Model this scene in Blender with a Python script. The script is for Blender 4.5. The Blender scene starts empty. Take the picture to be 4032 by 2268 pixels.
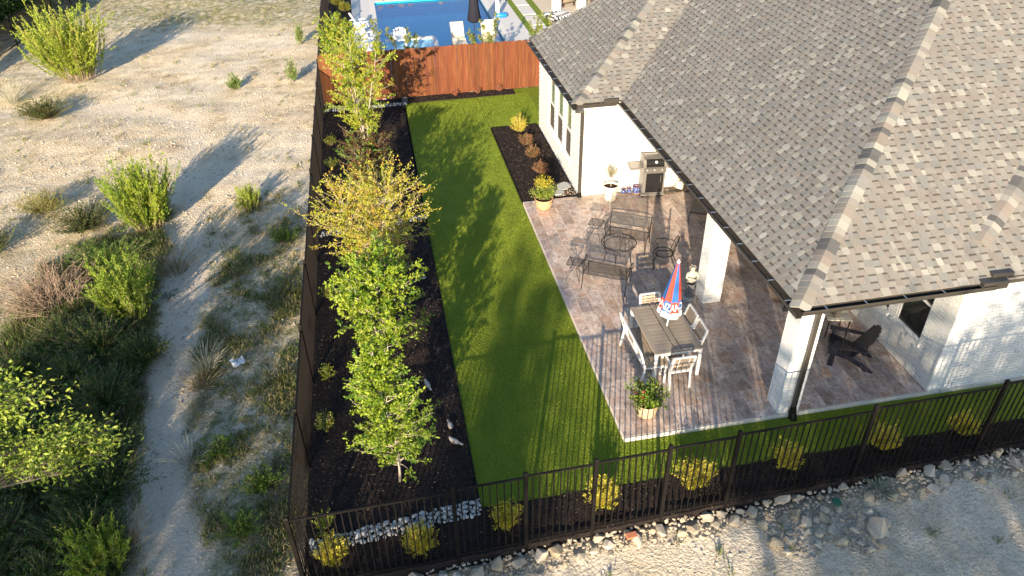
import bpy, bmesh, math, random
import numpy as np
from mathutils import Vector, Matrix
R_ = math.radians
random.seed(7)
rng = np.random.default_rng(11)
scene = bpy.context.scene
COL = scene.collection

# ------------------------------------------------------------------ camera
CAM = np.array([-3.867, -9.605, 10.632]); YAW, PITCH, ROLL = 0.1790, 0.6100, -0.0180
fw = np.array([math.sin(YAW)*math.cos(PITCH), math.cos(YAW)*math.cos(PITCH), -math.sin(PITCH)])
rt0 = np.array([math.cos(YAW), -math.sin(YAW), 0.0]); up0 = np.cross(rt0, fw)
rt = math.cos(ROLL)*rt0 + math.sin(ROLL)*up0
up = -math.sin(ROLL)*rt0 + math.cos(ROLL)*up0
cd = bpy.data.cameras.new('camera'); cam = bpy.data.objects.new('camera', cd); COL.objects.link(cam)
cam.matrix_world = Matrix(((rt[0], up[0], -fw[0], CAM[0]), (rt[1], up[1], -fw[1], CAM[1]), (rt[2], up[2], -fw[2], CAM[2]), (0, 0, 0, 1)))
cd.sensor_width = 36; cd.lens = 2956.7/4032*36; cd.clip_start = 0.1; cd.clip_end = 2000
scene.camera = cam
def pix(P):
    """rough picture size (px of 4032) and in-frame test, only used to pick which pieces become objects of their own"""
    q = np.asarray(P) - CAM
    z = q@fw
    return 2016 + 2956.7*(q@rt)/z, 1134 - 2956.7*(q@up)/z, z

# ------------------------------------------------------------------ light
SUN_AZ, SUN_EL = R_(198.5), R_(16.2)           # where the sun stands (clockwise from +Y)
w = bpy.data.worlds.new('World'); scene.world = w; w.use_nodes = True
nt = w.node_tree; bgn = nt.nodes['Background']
sk = nt.nodes.new('ShaderNodeTexSky'); sk.sky_type = 'NISHITA'; sk.sun_disc = False
sk.sun_elevation = SUN_EL; sk.sun_rotation = SUN_AZ; sk.air_density = 1.0; sk.dust_density = 0.3; sk.ozone_density = 2.0
nt.links.new(sk.outputs[0], bgn.inputs[0]); bgn.inputs[1].default_value = 0.115
sd = bpy.data.lights.new('sun', 'SUN'); sd.energy = 5.0; sd.angle = R_(0.45); sd.color = (1.0, 0.83, 0.60)
sun = bpy.data.objects.new('sun', sd); COL.objects.link(sun)
sv = Vector((math.sin(SUN_AZ)*math.cos(SUN_EL), math.cos(SUN_AZ)*math.cos(SUN_EL), math.sin(SUN_EL)))
sun.rotation_euler = sv.to_track_quat('Z', 'Y').to_euler(); sun.location = (-10, -30, 20)
scene.view_settings.view_transform = 'Standard'; scene.view_settings.look = 'None'
scene.view_settings.exposure = 1.25; scene.view_settings.gamma = 1.0; scene.view_settings.use_curve_mapping = False
scene.render.engine = 'CYCLES'
scene.cycles.max_bounces = 6; scene.cycles.transparent_max_bounces = 12

# ------------------------------------------------------------------ mesh helper
class MB:
    def __init__(s): s.v = []; s.f = []; s.n = 0; s.cols = []
    def add(s, v, f, col=None):
        v = np.asarray(v, float).reshape(-1, 3)
        s.v.append(v)
        if isinstance(f, np.ndarray):
            s.f.append((f + s.n).ravel()); cnt = np.full(len(f), f.shape[1], int); m = len(f)
            s.cols.append((cnt, col, m))
        else:
            s.f.append(np.array([i + s.n for q in f for i in q], int)); cnt = np.array([len(q) for q in f], int); m = len(f)
            s.cols.append((cnt, col, m))
        s.n += len(v); return s
    def box(s, c, d, rz=0, col=None, M=None, taper=1.0):
        x, y, z = [k/2 for k in d]; t = taper
        v = np.array([(-x, -y, -z), (x, -y, -z), (x, y, -z), (-x, y, -z), (-x*t, -y*t, z), (x*t, -y*t, z), (x*t, y*t, z), (-x*t, y*t, z)], float)
        if rz: v = rotz(v, rz)
        if M is not None: v = v@np.array(M).T
        return s.add(v + np.array(c), [(0, 3, 2, 1), (4, 5, 6, 7), (0, 1, 5, 4), (1, 2, 6, 5), (2, 3, 7, 6), (3, 0, 4, 7)], col)
    def cbox(s, c, d, b=0.008, rz=0, col=None, M=None):
        """box with chamfered edges"""
        x, y, z = [k/2 for k in d]; b = min(b, x*.9, y*.9, z*.9)
        bm = bmesh.new(); bmesh.ops.create_cube(bm, size=1)
        for q in bm.verts: q.co = Vector((q.co.x*d[0], q.co.y*d[1], q.co.z*d[2]))
        bmesh.ops.bevel(bm, geom=list(bm.edges), offset=b, segments=1, affect='EDGES')
        v = np.array([q.co[:] for q in bm.verts]); bm.verts.index_update(); f = [[q.index for q in p.verts] for p in bm.faces]; bm.free()
        if rz: v = rotz(v, rz)
        if M is not None: v = v@np.array(M).T
        return s.add(v + np.array(c), f, col)
    def bar(s, a, b, wd, ht, upv=(0, 0, 1), col=None):
        a = np.array(a, float); b = np.array(b, float); d = b - a; L = np.linalg.norm(d); d /= L
        u = np.array(upv, float)
        if abs(d@u) > .97: u = np.array((0, 1., 0))
        sx = np.cross(d, u); sx /= np.linalg.norm(sx); uz = np.cross(sx, d)
        v = [p + sx*i*wd/2 + uz*j*ht/2 for p in (a, b) for i, j in ((-1, -1), (1, -1), (1, 1), (-1, 1))]
        return s.add(v, [(0, 3, 2, 1), (4, 5, 6, 7), (0, 1, 5, 4), (1, 2, 6, 5), (2, 3, 7, 6), (3, 0, 4, 7)], col)
    def tube(s, pts, r, n=8, col=None, cap=True, flat=1.0):
        pts = np.array(pts, float); m = len(pts); rr = np.full(m, r) if np.isscalar(r) else np.array(r, float)
        d = np.gradient(pts, axis=0); d /= np.linalg.norm(d, axis=1)[:, None] + 1e-12
        u = np.array((0, 0, 1.)) if abs(d[0][2]) < .9 else np.array((1., 0, 0))
        vs = []
        sx = np.cross(d[0], u); sx /= np.linalg.norm(sx)
        for i in range(m):
            sx = sx - d[i]*(sx@d[i]); sx /= np.linalg.norm(sx) + 1e-12; uz = np.cross(sx, d[i])
            a = np.arange(n)*2*math.pi/n
            vs.append(pts[i] + rr[i]*(np.cos(a)[:, None]*sx + flat*np.sin(a)[:, None]*uz))
        f = []
        for i in range(m-1):
            for k in range(n):
                k2 = (k+1) % n; f.append((i*n+k, i*n+k2, (i+1)*n+k2, (i+1)*n+k))
        if cap: f.append(tuple(range(n))[::-1]); f.append(tuple((m-1)*n + k for k in range(n)))
        return s.add(np.concatenate(vs), f, col)
    def lathe(s, prof, n=20, c=(0, 0, 0), col=None, cap=True, sq=None):
        vs = []; m = len(prof)
        a = np.arange(n)*2*math.pi/n
        for r, z in prof: vs.append(np.stack([r*np.cos(a), r*np.sin(a), np.full(n, z)], 1))
        f = []
        for i in range(m-1):
            for k in range(n):
                k2 = (k+1) % n; f.append((i*n+k, i*n+k2, (i+1)*n+k2, (i+1)*n+k))
        if cap: f.append(tuple(range(n))[::-1]); f.append(tuple((m-1)*n+k for k in range(n)))
        return s.add(np.concatenate(vs) + np.array(c), f, col)
    def leaves(s, P, D, L, W, col=None, fold=0.25, N=None):
        """one bent 4-corner leaf for each point: P base, D direction, L length, W width"""
        P = np.asarray(P, float); n = len(P); D = D/(np.linalg.norm(D, axis=1)[:, None] + 1e-9)
        if N is None: N = rng.normal(size=(n, 3)); N[:, 2] += .9
        S = np.cross(D, N); S /= np.linalg.norm(S, axis=1)[:, None] + 1e-9
        U = np.cross(S, D)
        L = np.broadcast_to(np.asarray(L, float), (n,))[:, None]; W = np.broadcast_to(np.asarray(W, float), (n,))[:, None]
        a = P; b = P + D*L*.5 + S*W*.5 + U*fold*W*.4; c = P + D*L - U*fold*L*.25; d = P + D*L*.5 - S*W*.5 + U*fold*W*.4
        v = np.stack([a, b, c, d], 1).reshape(-1, 3)
        return s.add(v, np.arange(4*n).reshape(n, 4), col)
    def mesh(s, name, mat, smooth=False):
        me = bpy.data.meshes.new(name)
        v = np.concatenate(s.v); li = np.concatenate(s.f); cnt = np.concatenate([c for c, _, _ in s.cols])
        me.vertices.add(len(v)); me.vertices.foreach_set('co', v.astype(np.float32).ravel())
        me.loops.add(len(li)); me.loops.foreach_set('vertex_index', li.astype(np.int32))
        me.polygons.add(len(cnt)); st = np.concatenate([[0], np.cumsum(cnt)[:-1]])
        me.polygons.foreach_set('loop_start', st.astype(np.int32)); me.polygons.foreach_set('loop_total', cnt.astype(np.int32))
        me.polygons.foreach_set('use_smooth', np.full(len(cnt), bool(smooth)))
        if any(c is not None for _, c, _ in s.cols):
            out = []
            for _, c, m in s.cols:
                c = np.array((1., 1, 1)) if c is None else np.asarray(c, float)
                if c.ndim == 1: c = np.tile(c[:3], (m, 1))
                out.append(np.concatenate([c[:, :3], np.ones((m, 1))], 1))
            at = me.attributes.new('Col', 'FLOAT_COLOR', 'FACE'); at.data.foreach_set('color', np.concatenate(out).astype(np.float32).ravel())
        me.update(calc_edges=True); me.validate()
        if mat: me.materials.append(MAT[mat] if isinstance(mat, str) else mat)
        return me
    def build(s, name, mat, parent=None, smooth=False, world=False):
        return link(name, s.mesh(name, mat, smooth), parent, world)
def rotz(v, a):
    c, sn = math.cos(a), math.sin(a); v = np.asarray(v, float)
    return np.stack([v[..., 0]*c - v[..., 1]*sn, v[..., 0]*sn + v[..., 1]*c, v[..., 2]], -1)
def link(name, me, parent=None, world=False, loc=None):
    o = bpy.data.objects.new(name, me); COL.objects.link(o)
    if parent is not None:
        o.parent = parent
        if world:
            q = parent; off = Vector((0, 0, 0))
            while q is not None: off += Vector(q.location); q = q.parent
            o.location = -off
    if loc is not None: o.location = loc
    return o
def thing(name, label, cat, loc=(0, 0, 0), rz=0, group=None):
    o = bpy.data.objects.new(name, None); COL.objects.link(o); o.empty_display_size = .2
    o.location = loc; o.rotation_euler = (0, 0, rz); tag(o, label, cat, group); return o
def tag(o, label=None, cat=None, group=None, kind=None):
    if label: o['label'] = label
    if cat: o['category'] = cat
    if group: o['group'] = group
    if kind: o['kind'] = kind
    return o
def dup(root, loc, rz, label=None, group=None, sc=None):
    def cp(o, par):
        c = o.copy(); COL.objects.link(c); c.parent = par
        for ch in list(o.children): cp(ch, c)
        return c
    r = cp(root, None); r.location = loc; r.rotation_euler = (0, 0, rz)
    if sc: r.scale = (sc, sc, sc)
    if label: r['label'] = label
    if group: r['group'] = group
    return r
def struct(name, mb, mat, label=None, smooth=False, kind='structure'):
    o = mb.build(name, mat, None, smooth); o['kind'] = kind
    if label: o['label'] = label
    return o

# ------------------------------------------------------------------ materials
MAT = {}
class NB:
    def __init__(s, name):
        s.m = bpy.data.materials.new(name); s.m.use_nodes = True; s.t = s.m.node_tree; s.b = s.t.nodes['Principled BSDF']; MAT[name] = s.m
        s.pos = s.t.nodes.new('ShaderNodeNewGeometry').outputs['Position']
    def n(s, ty, **k):
        q = s.t.nodes.new(ty)
        for a, b in k.items(): setattr(q, a, b)
        return q
    def l(s, a, b): s.t.links.new(a, b)
    def noise(s, sc, det=4, rough=.6, stretch=None, src=None, dist=0):
        q = s.n('ShaderNodeTexNoise'); q.inputs['Scale'].default_value = sc; q.inputs['Detail'].default_value = det; q.inputs['Roughness'].default_value = rough
        q.inputs['Distortion'].default_value = dist
        src = src or s.pos
        if stretch:
            mp = s.n('ShaderNodeMapping'); mp.inputs['Scale'].default_value = stretch; s.l(src, mp.inputs['Vector']); src = mp.outputs[0]
        s.l(src, q.inputs['Vector']); return q.outputs['Fac']
    def ramp(s, fac, stops, interp='LINEAR'):
        q = s.n('ShaderNodeValToRGB'); e = q.color_ramp.elements; q.color_ramp.interpolation = interp
        while len(e) < len(stops): e.new(.5)
        for k, (p, c) in zip(e, stops):
            k.position = p; k.color = (*c, 1) if not np.isscalar(c) else (c, c, c, 1)
        s.l(fac, q.inputs[0]); return q.outputs[0]
    def mix(s, fac, a, b, mode='MIX'):
        q = s.n('ShaderNodeMix', data_type='RGBA', blend_type=mode); q.clamp_factor = True
        for sock, val in ((0, fac), (6, a), (7, b)):
            if hasattr(val, 'is_linked') or hasattr(val, 'links'): s.l(val, q.inputs[sock])
            elif np.isscalar(val): q.inputs[sock].default_value = val
            else: q.inputs[sock].default_value = (*val, 1)
        return q.outputs[2]
    def math(s, op, a, b=0.0):
        q = s.n('ShaderNodeMath', operation=op)
        for i, v in enumerate((a, b)):
            if np.isscalar(v): q.inputs[i].default_value = v
            else: s.l(v, q.inputs[i])
        return q.outputs[0]
    def bump(s, h, strength=.3, dist=.01):
        q = s.n('ShaderNodeBump'); q.inputs['Strength'].default_value = strength; q.inputs['Distance'].default_value = dist
        s.l(h, q.inputs['Height']); s.l(q.outputs[0], s.b.inputs['Normal'])
    def rand(s): return s.n('ShaderNodeObjectInfo').outputs['Random']
    def attr(s):
        q = s.n('ShaderNodeAttribute'); q.attribute_name = 'Col'; return q.outputs['Color']
    def hsv(s, col, h=None, sat=None, val=None):
        q = s.n('ShaderNodeHueSaturation')
        for nm, v in (('Hue', h), ('Saturation', sat), ('Value', val)):
            if v is None: continue
            if np.isscalar(v): q.inputs[nm].default_value = v
            else: s.l(v, q.inputs[nm])
        s.l(col, q.inputs['Color']); return q.outputs[0]
    def rng(s, v, lo, hi):
        q = s.n('ShaderNodeMapRange'); s.l(v, q.inputs[0]); q.inputs[3].default_value = lo; q.inputs[4].default_value = hi; return q.outputs[0]
    def out(s, col, rough=.6, spec=.3, metal=0.0):
        if hasattr(col, 'links'): s.l(col, s.b.inputs['Base Color'])
        else: s.b.inputs['Base Color'].default_value = (*col, 1)
        if np.isscalar(rough): s.b.inputs['Roughness'].default_value = rough
        else: s.l(rough, s.b.inputs['Roughness'])
        s.b.inputs['Specular IOR Level'].default_value = spec; s.b.inputs['Metallic'].default_value = metal
        return s.m
def simple(name, col, rough=.6, spec=.3, metal=0., var=.12, sc=6., bump=0., bsc=60., rand=0.):
    b = NB(name); f = b.noise(sc, 5)
    c = b.mix(b.rng(f, 0, 1), tuple(k*(1-var) for k in col), tuple(min(1, k*(1+var)) for k in col))
    if rand: c = b.hsv(c, val=b.rng(b.rand(), 1-rand, 1+rand))
    if bump: b.bump(b.noise(bsc, 3), bump, .01)
    return b.out(c, rough, spec, metal)
def leafmat(name, rough=.5, trans=.24, tint=(1, 1, 1)):
    b = NB(name); c = b.mix(1.0, b.attr(), tint, 'MULTIPLY')
    b.out(c, rough, .35)
    tr = b.n('ShaderNodeBsdfTranslucent'); b.l(c, tr.inputs[0]); mx = b.n('ShaderNodeMixShader'); mx.inputs[0].default_value = trans
    b.l(b.b.outputs[0], mx.inputs[1]); b.l(tr.outputs[0], mx.inputs[2]); b.l(mx.outputs[0], b.t.nodes['Material Output'].inputs[0])
    return b.m
simple('white_paint', (.80, .79, .77), .55, .3, var=.04, sc=3, bump=.15, bsc=90)
b = NB('white_brick'); c = b.mix(b.noise(9, 5), (.74, .735, .72), (.83, .82, .80)); c = b.hsv(c, val=b.rng(b.rand(), .95, 1.04)); b.bump(b.noise(70, 4), .5, .006); b.out(c, .6, .25)
simple('bronze_metal', (.009, .0075, .007), .6, .15, var=.25, sc=20)
simple('gutter_metal', (.05, .044, .038), .4, .5, var=.2, sc=12)
simple('black_iron', (.012, .011, .011), .42, .5, var=.3, sc=30)
simple('steel', (.55, .53, .5), .3, .5, .9, var=.08, sc=30)
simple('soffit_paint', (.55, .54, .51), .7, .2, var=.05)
simple('concrete_edge', (.62, .58, .5), .8, .2, var=.15, sc=14, bump=.4, bsc=80)
# patio tile: mottled porcelain slate
b = NB('patio_tile'); r = b.rand()
off = b.n('ShaderNodeVectorMath', operation='ADD'); b.l(b.pos, off.inputs[0]); sc_ = b.n('ShaderNodeVectorMath', operation='SCALE'); cmb = b.n('ShaderNodeCombineXYZ'); b.l(r, cmb.inputs[0]); b.l(r, cmb.inputs[1]); b.l(r, cmb.inputs[2]); b.l(cmb.outputs[0], sc_.inputs[0]); sc_.inputs['Scale'].default_value = 37.0; b.l(sc_.outputs[0], off.inputs[1])
src = off.outputs[0]
n1 = b.noise(4.5, 6, .62, (1.5, 1, 1), src, .8); n2 = b.noise(12, 5, .65, (1.6, .8, 1), src, 1.2); n3 = b.noise(3.0, 4, .6, None, src)
c = b.ramp(n1, [(.3, (.27, .22, .195)), (.45, (.44, .355, .305)), (.56, (.57, .47, .405)), (.72, (.66, .575, .52))])
c = b.mix(b.ramp(n3, [(.48, 0.), (.66, .6)]), c, (.46, .26, .165))
c = b.mix(b.ramp(n2, [(.36, .65), (.5, 0.)]), c, (.17, .135, .12))
c = b.mix(b.ramp(n2, [(.6, 0.), (.75, .55)]), c, (.52, .47, .44))
c = b.hsv(c, h=b.rng(r, .488, .506), sat=b.rng(r, .85, 1.15), val=b.rng(b.math('FRACT', b.math('MULTIPLY', r, 7.31)), .74, 1.2))
b.bump(n2, .12, .004); b.out(c, b.rng(n2, .38, .6), .35)
simple('grout', (.66, .58, .50), .85, .1, var=.12, sc=18)
# shingles: each piece carries the colour of its own granules
b = NB('shingle'); c = b.mix(1.0, b.attr(), b.ramp(b.noise(220, 2, .7), [(.3, .72), (.7, 1.22)]), 'MULTIPLY'); c = b.mix(.35, c, b.mix(1.0, c, b.ramp(b.noise(1.1, 4), [(.3, .8), (.7, 1.15)]), 'MULTIPLY')); b.bump(b.noise(160, 2), .5, .004); b.out(c, .88, .15)
b = NB('shingle_far'); c = b.ramp(b.noise(7, 5, .7), [(.3, (.20, .18, .16)), (.5, (.31, .29, .265)), (.7, (.42, .40, .37))]); b.out(c, .9, .1)
# artificial turf
b = NB('turf'); n1 = b.noise(75, 3, .75); n2 = b.noise(1.6, 4, .6); n3 = b.noise(260, 2, .7)
c = b.ramp(n1, [(.32, (.055, .085, .008)), (.5, (.165, .23, .02)), (.68, (.28, .355, .042))])
c = b.mix(.45, c, b.mix(1.0, c, b.ramp(n2, [(.3, .72), (.7, 1.3)]), 'MULTIPLY')); c = b.mix(.5, c, b.mix(1.0, c, b.ramp(n3, [(.3, .4), (.7, 1.6)]), 'MULTIPLY'))
b.bump(b.math('ADD', n1, n3), .7, .02); b.out(c, .75, .15)
# mulch
b = NB('mulch'); n1 = b.noise(34, 4, .7, (1, 1.0, 1), None, 1.5); n2 = b.noise(2.2, 4)
c = b.ramp(n1, [(.34, (.008, .006, .006)), (.5, (.024, .018, .017)), (.68, (.06, .046, .041))]); c = b.mix(.5, c, b.mix(1.0, c, b.ramp(n2, [(.3, .7), (.7, 1.35)]), 'MULTIPLY'))
b.bump(n1, .9, .03); b.out(c, .9, .15)
b = NB('mulch_chip'); c = b.attr(); b.out(c, .88, .15)
# cedar pickets
b = NB('cedar'); r = b.rand(); g = b.noise(22, 5, .7, (1, 1, .06)); k = b.noise(9, 3, .5, (1, 1, .35), None, .6)
c = b.ramp(g, [(.3, (.085, .025, .009)), (.5, (.15, .048, .017)), (.7, (.205, .075, .029))]); c = b.mix(b.ramp(k, [(.68, 0.), (.74, .8)]), c, (.10, .032, .012))
c = b.hsv(c, h=b.rng(r, .492, .508), val=b.rng(b.math('FRACT', b.math('MULTIPLY', r, 9.7)), .78, 1.18)); b.bump(g, .4, .004); b.out(c, .62, .25)
# limestone ground
b = NB('dirt'); n1 = b.noise(.23, 5, .6); n2 = b.noise(1.3, 6, .68); n3 = b.noise(14, 5, .75); n4 = b.noise(60, 3, .8)
a = b.attr()
c = b.ramp(n2, [(.32, (.47, .36, .235)), (.5, (.66, .54, .385)), (.68, (.76, .65, .49))])
c = b.mix(b.ramp(n1, [(.45, 0.), (.62, .7)]), c, (.76, .68, .57))
c = b.mix(1.0, c, b.ramp(n3, [(.28, .62), (.5, .98), (.75, 1.16)]), 'MULTIPLY'); c = b.mix(.8, c, b.mix(1.0, c, b.ramp(n4, [(.3, .66), (.7, 1.2)]), 'MULTIPLY'))
sp = b.n('ShaderNodeSeparateColor'); b.l(a, sp.inputs[0])
gm = b.math('MULTIPLY', sp.outputs[1], b.ramp(b.noise(3.2, 6, .75), [(.36, 0.), (.6, 1.)]))
c = b.mix(gm, c, b.ramp(n3, [(.3, (.10, .11, .045)), (.55, (.20, .195, .09)), (.75, (.33, .28, .16))]))
lm = b.math('MULTIPLY', sp.outputs[2], b.ramp(b.noise(4.2, 6, .75), [(.34, .35), (.55, 1.)])); c = b.mix(lm, c, b.ramp(n3, [(.3, (.03, .035, .016)), (.55, (.075, .078, .036)), (.78, (.17, .145, .085))]))  # weedy ground tone, kept extra dark so the bank's shade is painted in
pm = b.math('MULTIPLY', sp.outputs[0], 1.0); c = b.mix(pm, c, b.mix(b.noise(30, 4, .7), (.50, .43, .345), (.64, .565, .46)))
vo = b.n('ShaderNodeTexVoronoi'); vo.inputs['Scale'].default_value = 17; b.l(b.pos, vo.inputs['Vector']); vo2 = b.n('ShaderNodeTexVoronoi'); vo2.inputs['Scale'].default_value = 48; b.l(b.pos, vo2.inputs['Vector'])
c = b.mix(b.math('MULTIPLY', b.ramp(vo.outputs['Distance'], [(.08, 1.), (.22, 0.)]), b.ramp(b.noise(2.1, 4, .6), [(.42, 0.), (.6, .7)])), c, (.80, .73, .61))
c = b.mix(b.ramp(b.noise(5.5, 5, .8), [(.58, 0.), (.72, .55)]), c, (.33, .25, .16))
b.bump(b.math('ADD', b.math('ADD', b.math('MULTIPLY', n3, 1.5), b.math('MULTIPLY', n4, .6)), b.math('ADD', b.math('MULTIPLY', vo.outputs['Distance'], -1.0), b.math('MULTIPLY', vo2.outputs['Distance'], -.6))), .85, .04); b.out(b.hsv(c, val=1.25), .95, .08)
b = NB('limestone'); r = b.rand(); c = b.mix(b.noise(8, 5, .65), (.38, .305, .205), (.60, .51, .37)); c = b.mix(b.ramp(b.noise(3, 4), [(.5, 0.), (.7, .5)]), c, (.40, .30, .18)); c = b.hsv(c, sat=b.rng(r, .6, 1.05), val=b.rng(b.math('FRACT', b.math('MULTIPLY', r, 5.3)), .75, 1.12)); b.bump(b.noise(30, 5, .7), .8, .02); b.out(c, .92, .1)
b = NB('river_stone'); r = b.rand(); c = b.mix(b.noise(10, 4), (.38, .38, .38), (.54, .53, .51)); c = b.hsv(c, val=b.rng(r, .72, 1.12)); b.bump(b.noise(60, 3), .2, .01); b.out(c, .7, .25)
b = NB('pebble'); b.out(b.attr(), .9, .1)
leafmat('leaf'); leafmat('leaf_dry', .8, .2); leafmat('leaf_conifer', .6, .25)
simple('bark', (.20, .165, .135), .85, .1, var=.35, sc=25, bump=.6, bsc=45)
simple('bark_pale', (.50, .42, .34), .75, .15, var=.25, sc=18, bump=.3, bsc=40)
simple('dry_stem', (.30, .22, .16), .85, .1, var=.3, sc=20)
b = NB('glass_dark'); b.out((.012, .014, .014), .06, .5)
b = NB('glass_painted_reflection'); b.out(b.mix(b.noise(1.2, 3), (.10, .14, .09), (.28, .33, .25)), .05, .6)  # upper sashes: mottled green reflection painted into the pane colour
simple('screen_mesh', (.105, .088, .072), .6, .3, var=.1)
simple('terracotta', (.56, .33, .19), .75, .2, var=.14, sc=12, bump=.2)
simple('cream_ceramic', (.66, .60, .50), .55, .3, var=.08, sc=8)
simple('soil', (.045, .03, .02), .95, .05, var=.5, sc=40, bump=.8, bsc=70)
simple('red_brick', (.42, .16, .09), .85, .15, var=.2, sc=20, bump=.4)
simple('green_plastic', (.02, .10, .06), .5, .3, var=.1)
simple('flagstone', (.40, .40, .38), .85, .15, var=.1, sc=9, bump=.3)
simple('terracotta_pale', (.60, .43, .28), .75, .2, var=.1, sc=12, bump=.2)
simple('terracotta_dark', (.26, .11, .07), .75, .2, var=.14, sc=12)
simple('olive_glaze', (.09, .10, .05), .4, .4, var=.2)
simple('dark_wood', (.05, .025, .018), .6, .3, var=.2)
simple('navy_tile', (.012, .02, .05), .3, .5)
simple('cream_concrete', (.55, .49, .41), .85, .2, var=.06, sc=4)
simple('cream_wall', (.60, .55, .47), .85, .2, var=.06, sc=4)
# ------------------------------------------------------------------ terrain
FX = -5.95                                   # line of the metal side fence
def yf(x): return -1.86 + .017*(x + 3.5)     # line of the metal front fence
def zb(x): return -.22 + .026*(x + 3.5)      # foot of the front fence
def sstep(a, b_, x):
    t = np.clip((x - a)/(b_ - a), 0, 1); return t*t*(3 - 2*t)
def lump(x, y):
    return .05*np.sin(.9*x + 1.3*np.sin(.5*y)) * np.sin(.7*y + .8*np.sin(.6*x + 1)) + .025*np.sin(2.3*x + 1.1*y)*np.sin(1.9*y - .7*x + 2) + .012*np.sin(5.1*x + 3.3*y)*np.sin(4.3*y - 3.9*x)
PATH = np.array([(-7.9, -3.5), (-8.23, -.81), (-8.63, 1.03), (-9.0, 2.71), (-9.28, 4.7), (-9.4, 7.25), (-9.65, 10.1), (-10.3, 15.0), (-11.0, 19.3), (-14, 22.5), (-20, 24)])
def pathdist(x, y):
    d = np.full(np.shape(x), 99.)
    for (ax, ay), (bx, by) in zip(PATH[:-1], PATH[1:]):
        t = np.clip(((x-ax)*(bx-ax) + (y-ay)*(by-ay))/((bx-ax)**2 + (by-ay)**2), 0, 1)
        d = np.minimum(d, np.hypot(x - ax - t*(bx-ax), y - ay - t*(by-ay)))
    return d
def zt(x, y):
    x = np.asarray(x, float); y = np.asarray(y, float)
    left = -.33 - .05*np.clip(-7 - x, 0, 30) + lump(x, y)*sstep(-6.0, -6.8, x)
    left = left - .05*np.exp(-(pathdist(x, y)/.6)**2) + .12*np.exp(-((x + 15.3 - .3*(y-20))/1.6)**2 - ((y - 19.5)/1.3)**2) + .10*np.exp(-((x + 12.6)/2.2)**2 - ((y - 17.6)/1.0)**2)
    front = zb(np.clip(x, -7, 12)) - .24 - .05*np.clip(-2.1 - y, 0, 40) + .6*lump(x, y)
    k = sstep(-7.2, -5.2, x)*sstep(-1.4, -2.0, y)
    k = np.where(x > FX + .1, 1.0, k)
    z = left*(1-k) + front*k
    inside = (x > FX + .12) & (y > yf(x) + .12) & (x < 60)
    return np.where(inside, np.where(y > 19.3, -1.9, -.75), z)
def grassmask(x, y):
    g = .95*np.exp(-((x + 7.0)/.75)**2)*sstep(-3, 1.5, y)*sstep(9.5, 6.5, y)
    g += .9*sstep(-9.6, -10.3, x)*sstep(9.8, 7.5, y)
    g += .75*sstep(-9.0, -8.4, x)*sstep(-6.0, -6.6, x)*sstep(13, 6, y) + .7*sstep(-9.3, -9.7, x)*sstep(-11.5, -10.5, x)*sstep(16, 11, y)
    g += 1.0*sstep(30, 34, y + .35*(x + 8)) * sstep(-5, -6, x)
    g += .32*sstep(-15, -19, x) + .16
    g += .35*np.exp(-((x + 14)/3.)**2 - ((y - 12)/3.)**2)
    return np.clip(g, 0, 1)
def litter(x, y):                            # leaf litter and low growth, plus painted shade deepening the lower left bank
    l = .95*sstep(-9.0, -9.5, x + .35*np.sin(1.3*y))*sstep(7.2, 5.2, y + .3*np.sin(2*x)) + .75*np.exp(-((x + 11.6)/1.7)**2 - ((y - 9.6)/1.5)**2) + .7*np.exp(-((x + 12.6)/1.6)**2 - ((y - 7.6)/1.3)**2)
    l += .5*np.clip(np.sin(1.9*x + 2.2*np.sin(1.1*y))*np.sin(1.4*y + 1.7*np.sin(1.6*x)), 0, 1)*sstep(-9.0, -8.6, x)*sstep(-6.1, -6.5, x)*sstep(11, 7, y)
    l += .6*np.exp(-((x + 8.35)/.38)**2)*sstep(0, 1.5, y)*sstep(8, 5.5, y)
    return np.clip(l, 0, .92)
def axis_(lo, hi, fl, fh, st, big):
    a = list(np.arange(fl, fh + 1e-6, st)); s = st; p_ = fl
    while p_ > lo: s *= 1.35; p_ = max(lo, p_ - min(s, big)); a.insert(0, p_)
    s = st; p_ = fh
    while p_ < hi: s *= 1.35; p_ = min(hi, p_ + min(s, big)); a.append(p_)
    return np.array(a)
ax = axis_(-400, 400, -22, 9.5, .14, 60); ay = axis_(-400, 500, -4.5, 42, .16, 60)
GX, GY = np.meshgrid(ax, ay); GZ = zt(GX, GY) + rng.normal(size=GX.shape)*.011*(np.abs(GX) < 30)*(np.abs(GY) < 45)*sstep(.25, .7, pathdist(GX, GY))
mb = MB(); nx, ny = len(ax), len(ay); ii = np.arange(nx*ny).reshape(ny, nx)
mb.add(np.stack([GX.ravel(), GY.ravel(), GZ.ravel()], 1), np.stack([ii[:-1, :-1].ravel(), ii[:-1, 1:].ravel(), ii[1:, 1:].ravel(), ii[1:, :-1].ravel()], 1))
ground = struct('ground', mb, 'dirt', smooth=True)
pd = pathdist(GX, GY) + .18*np.sin(3.1*GX + 2*np.sin(1.7*GY))
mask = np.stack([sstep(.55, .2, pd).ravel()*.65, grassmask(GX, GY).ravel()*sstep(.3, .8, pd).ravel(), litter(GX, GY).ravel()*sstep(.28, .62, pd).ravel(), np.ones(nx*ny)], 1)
at = ground.data.attributes.new('Col', 'FLOAT_COLOR', 'POINT'); at.data.foreach_set('color', mask.astype(np.float32).ravel())

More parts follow.
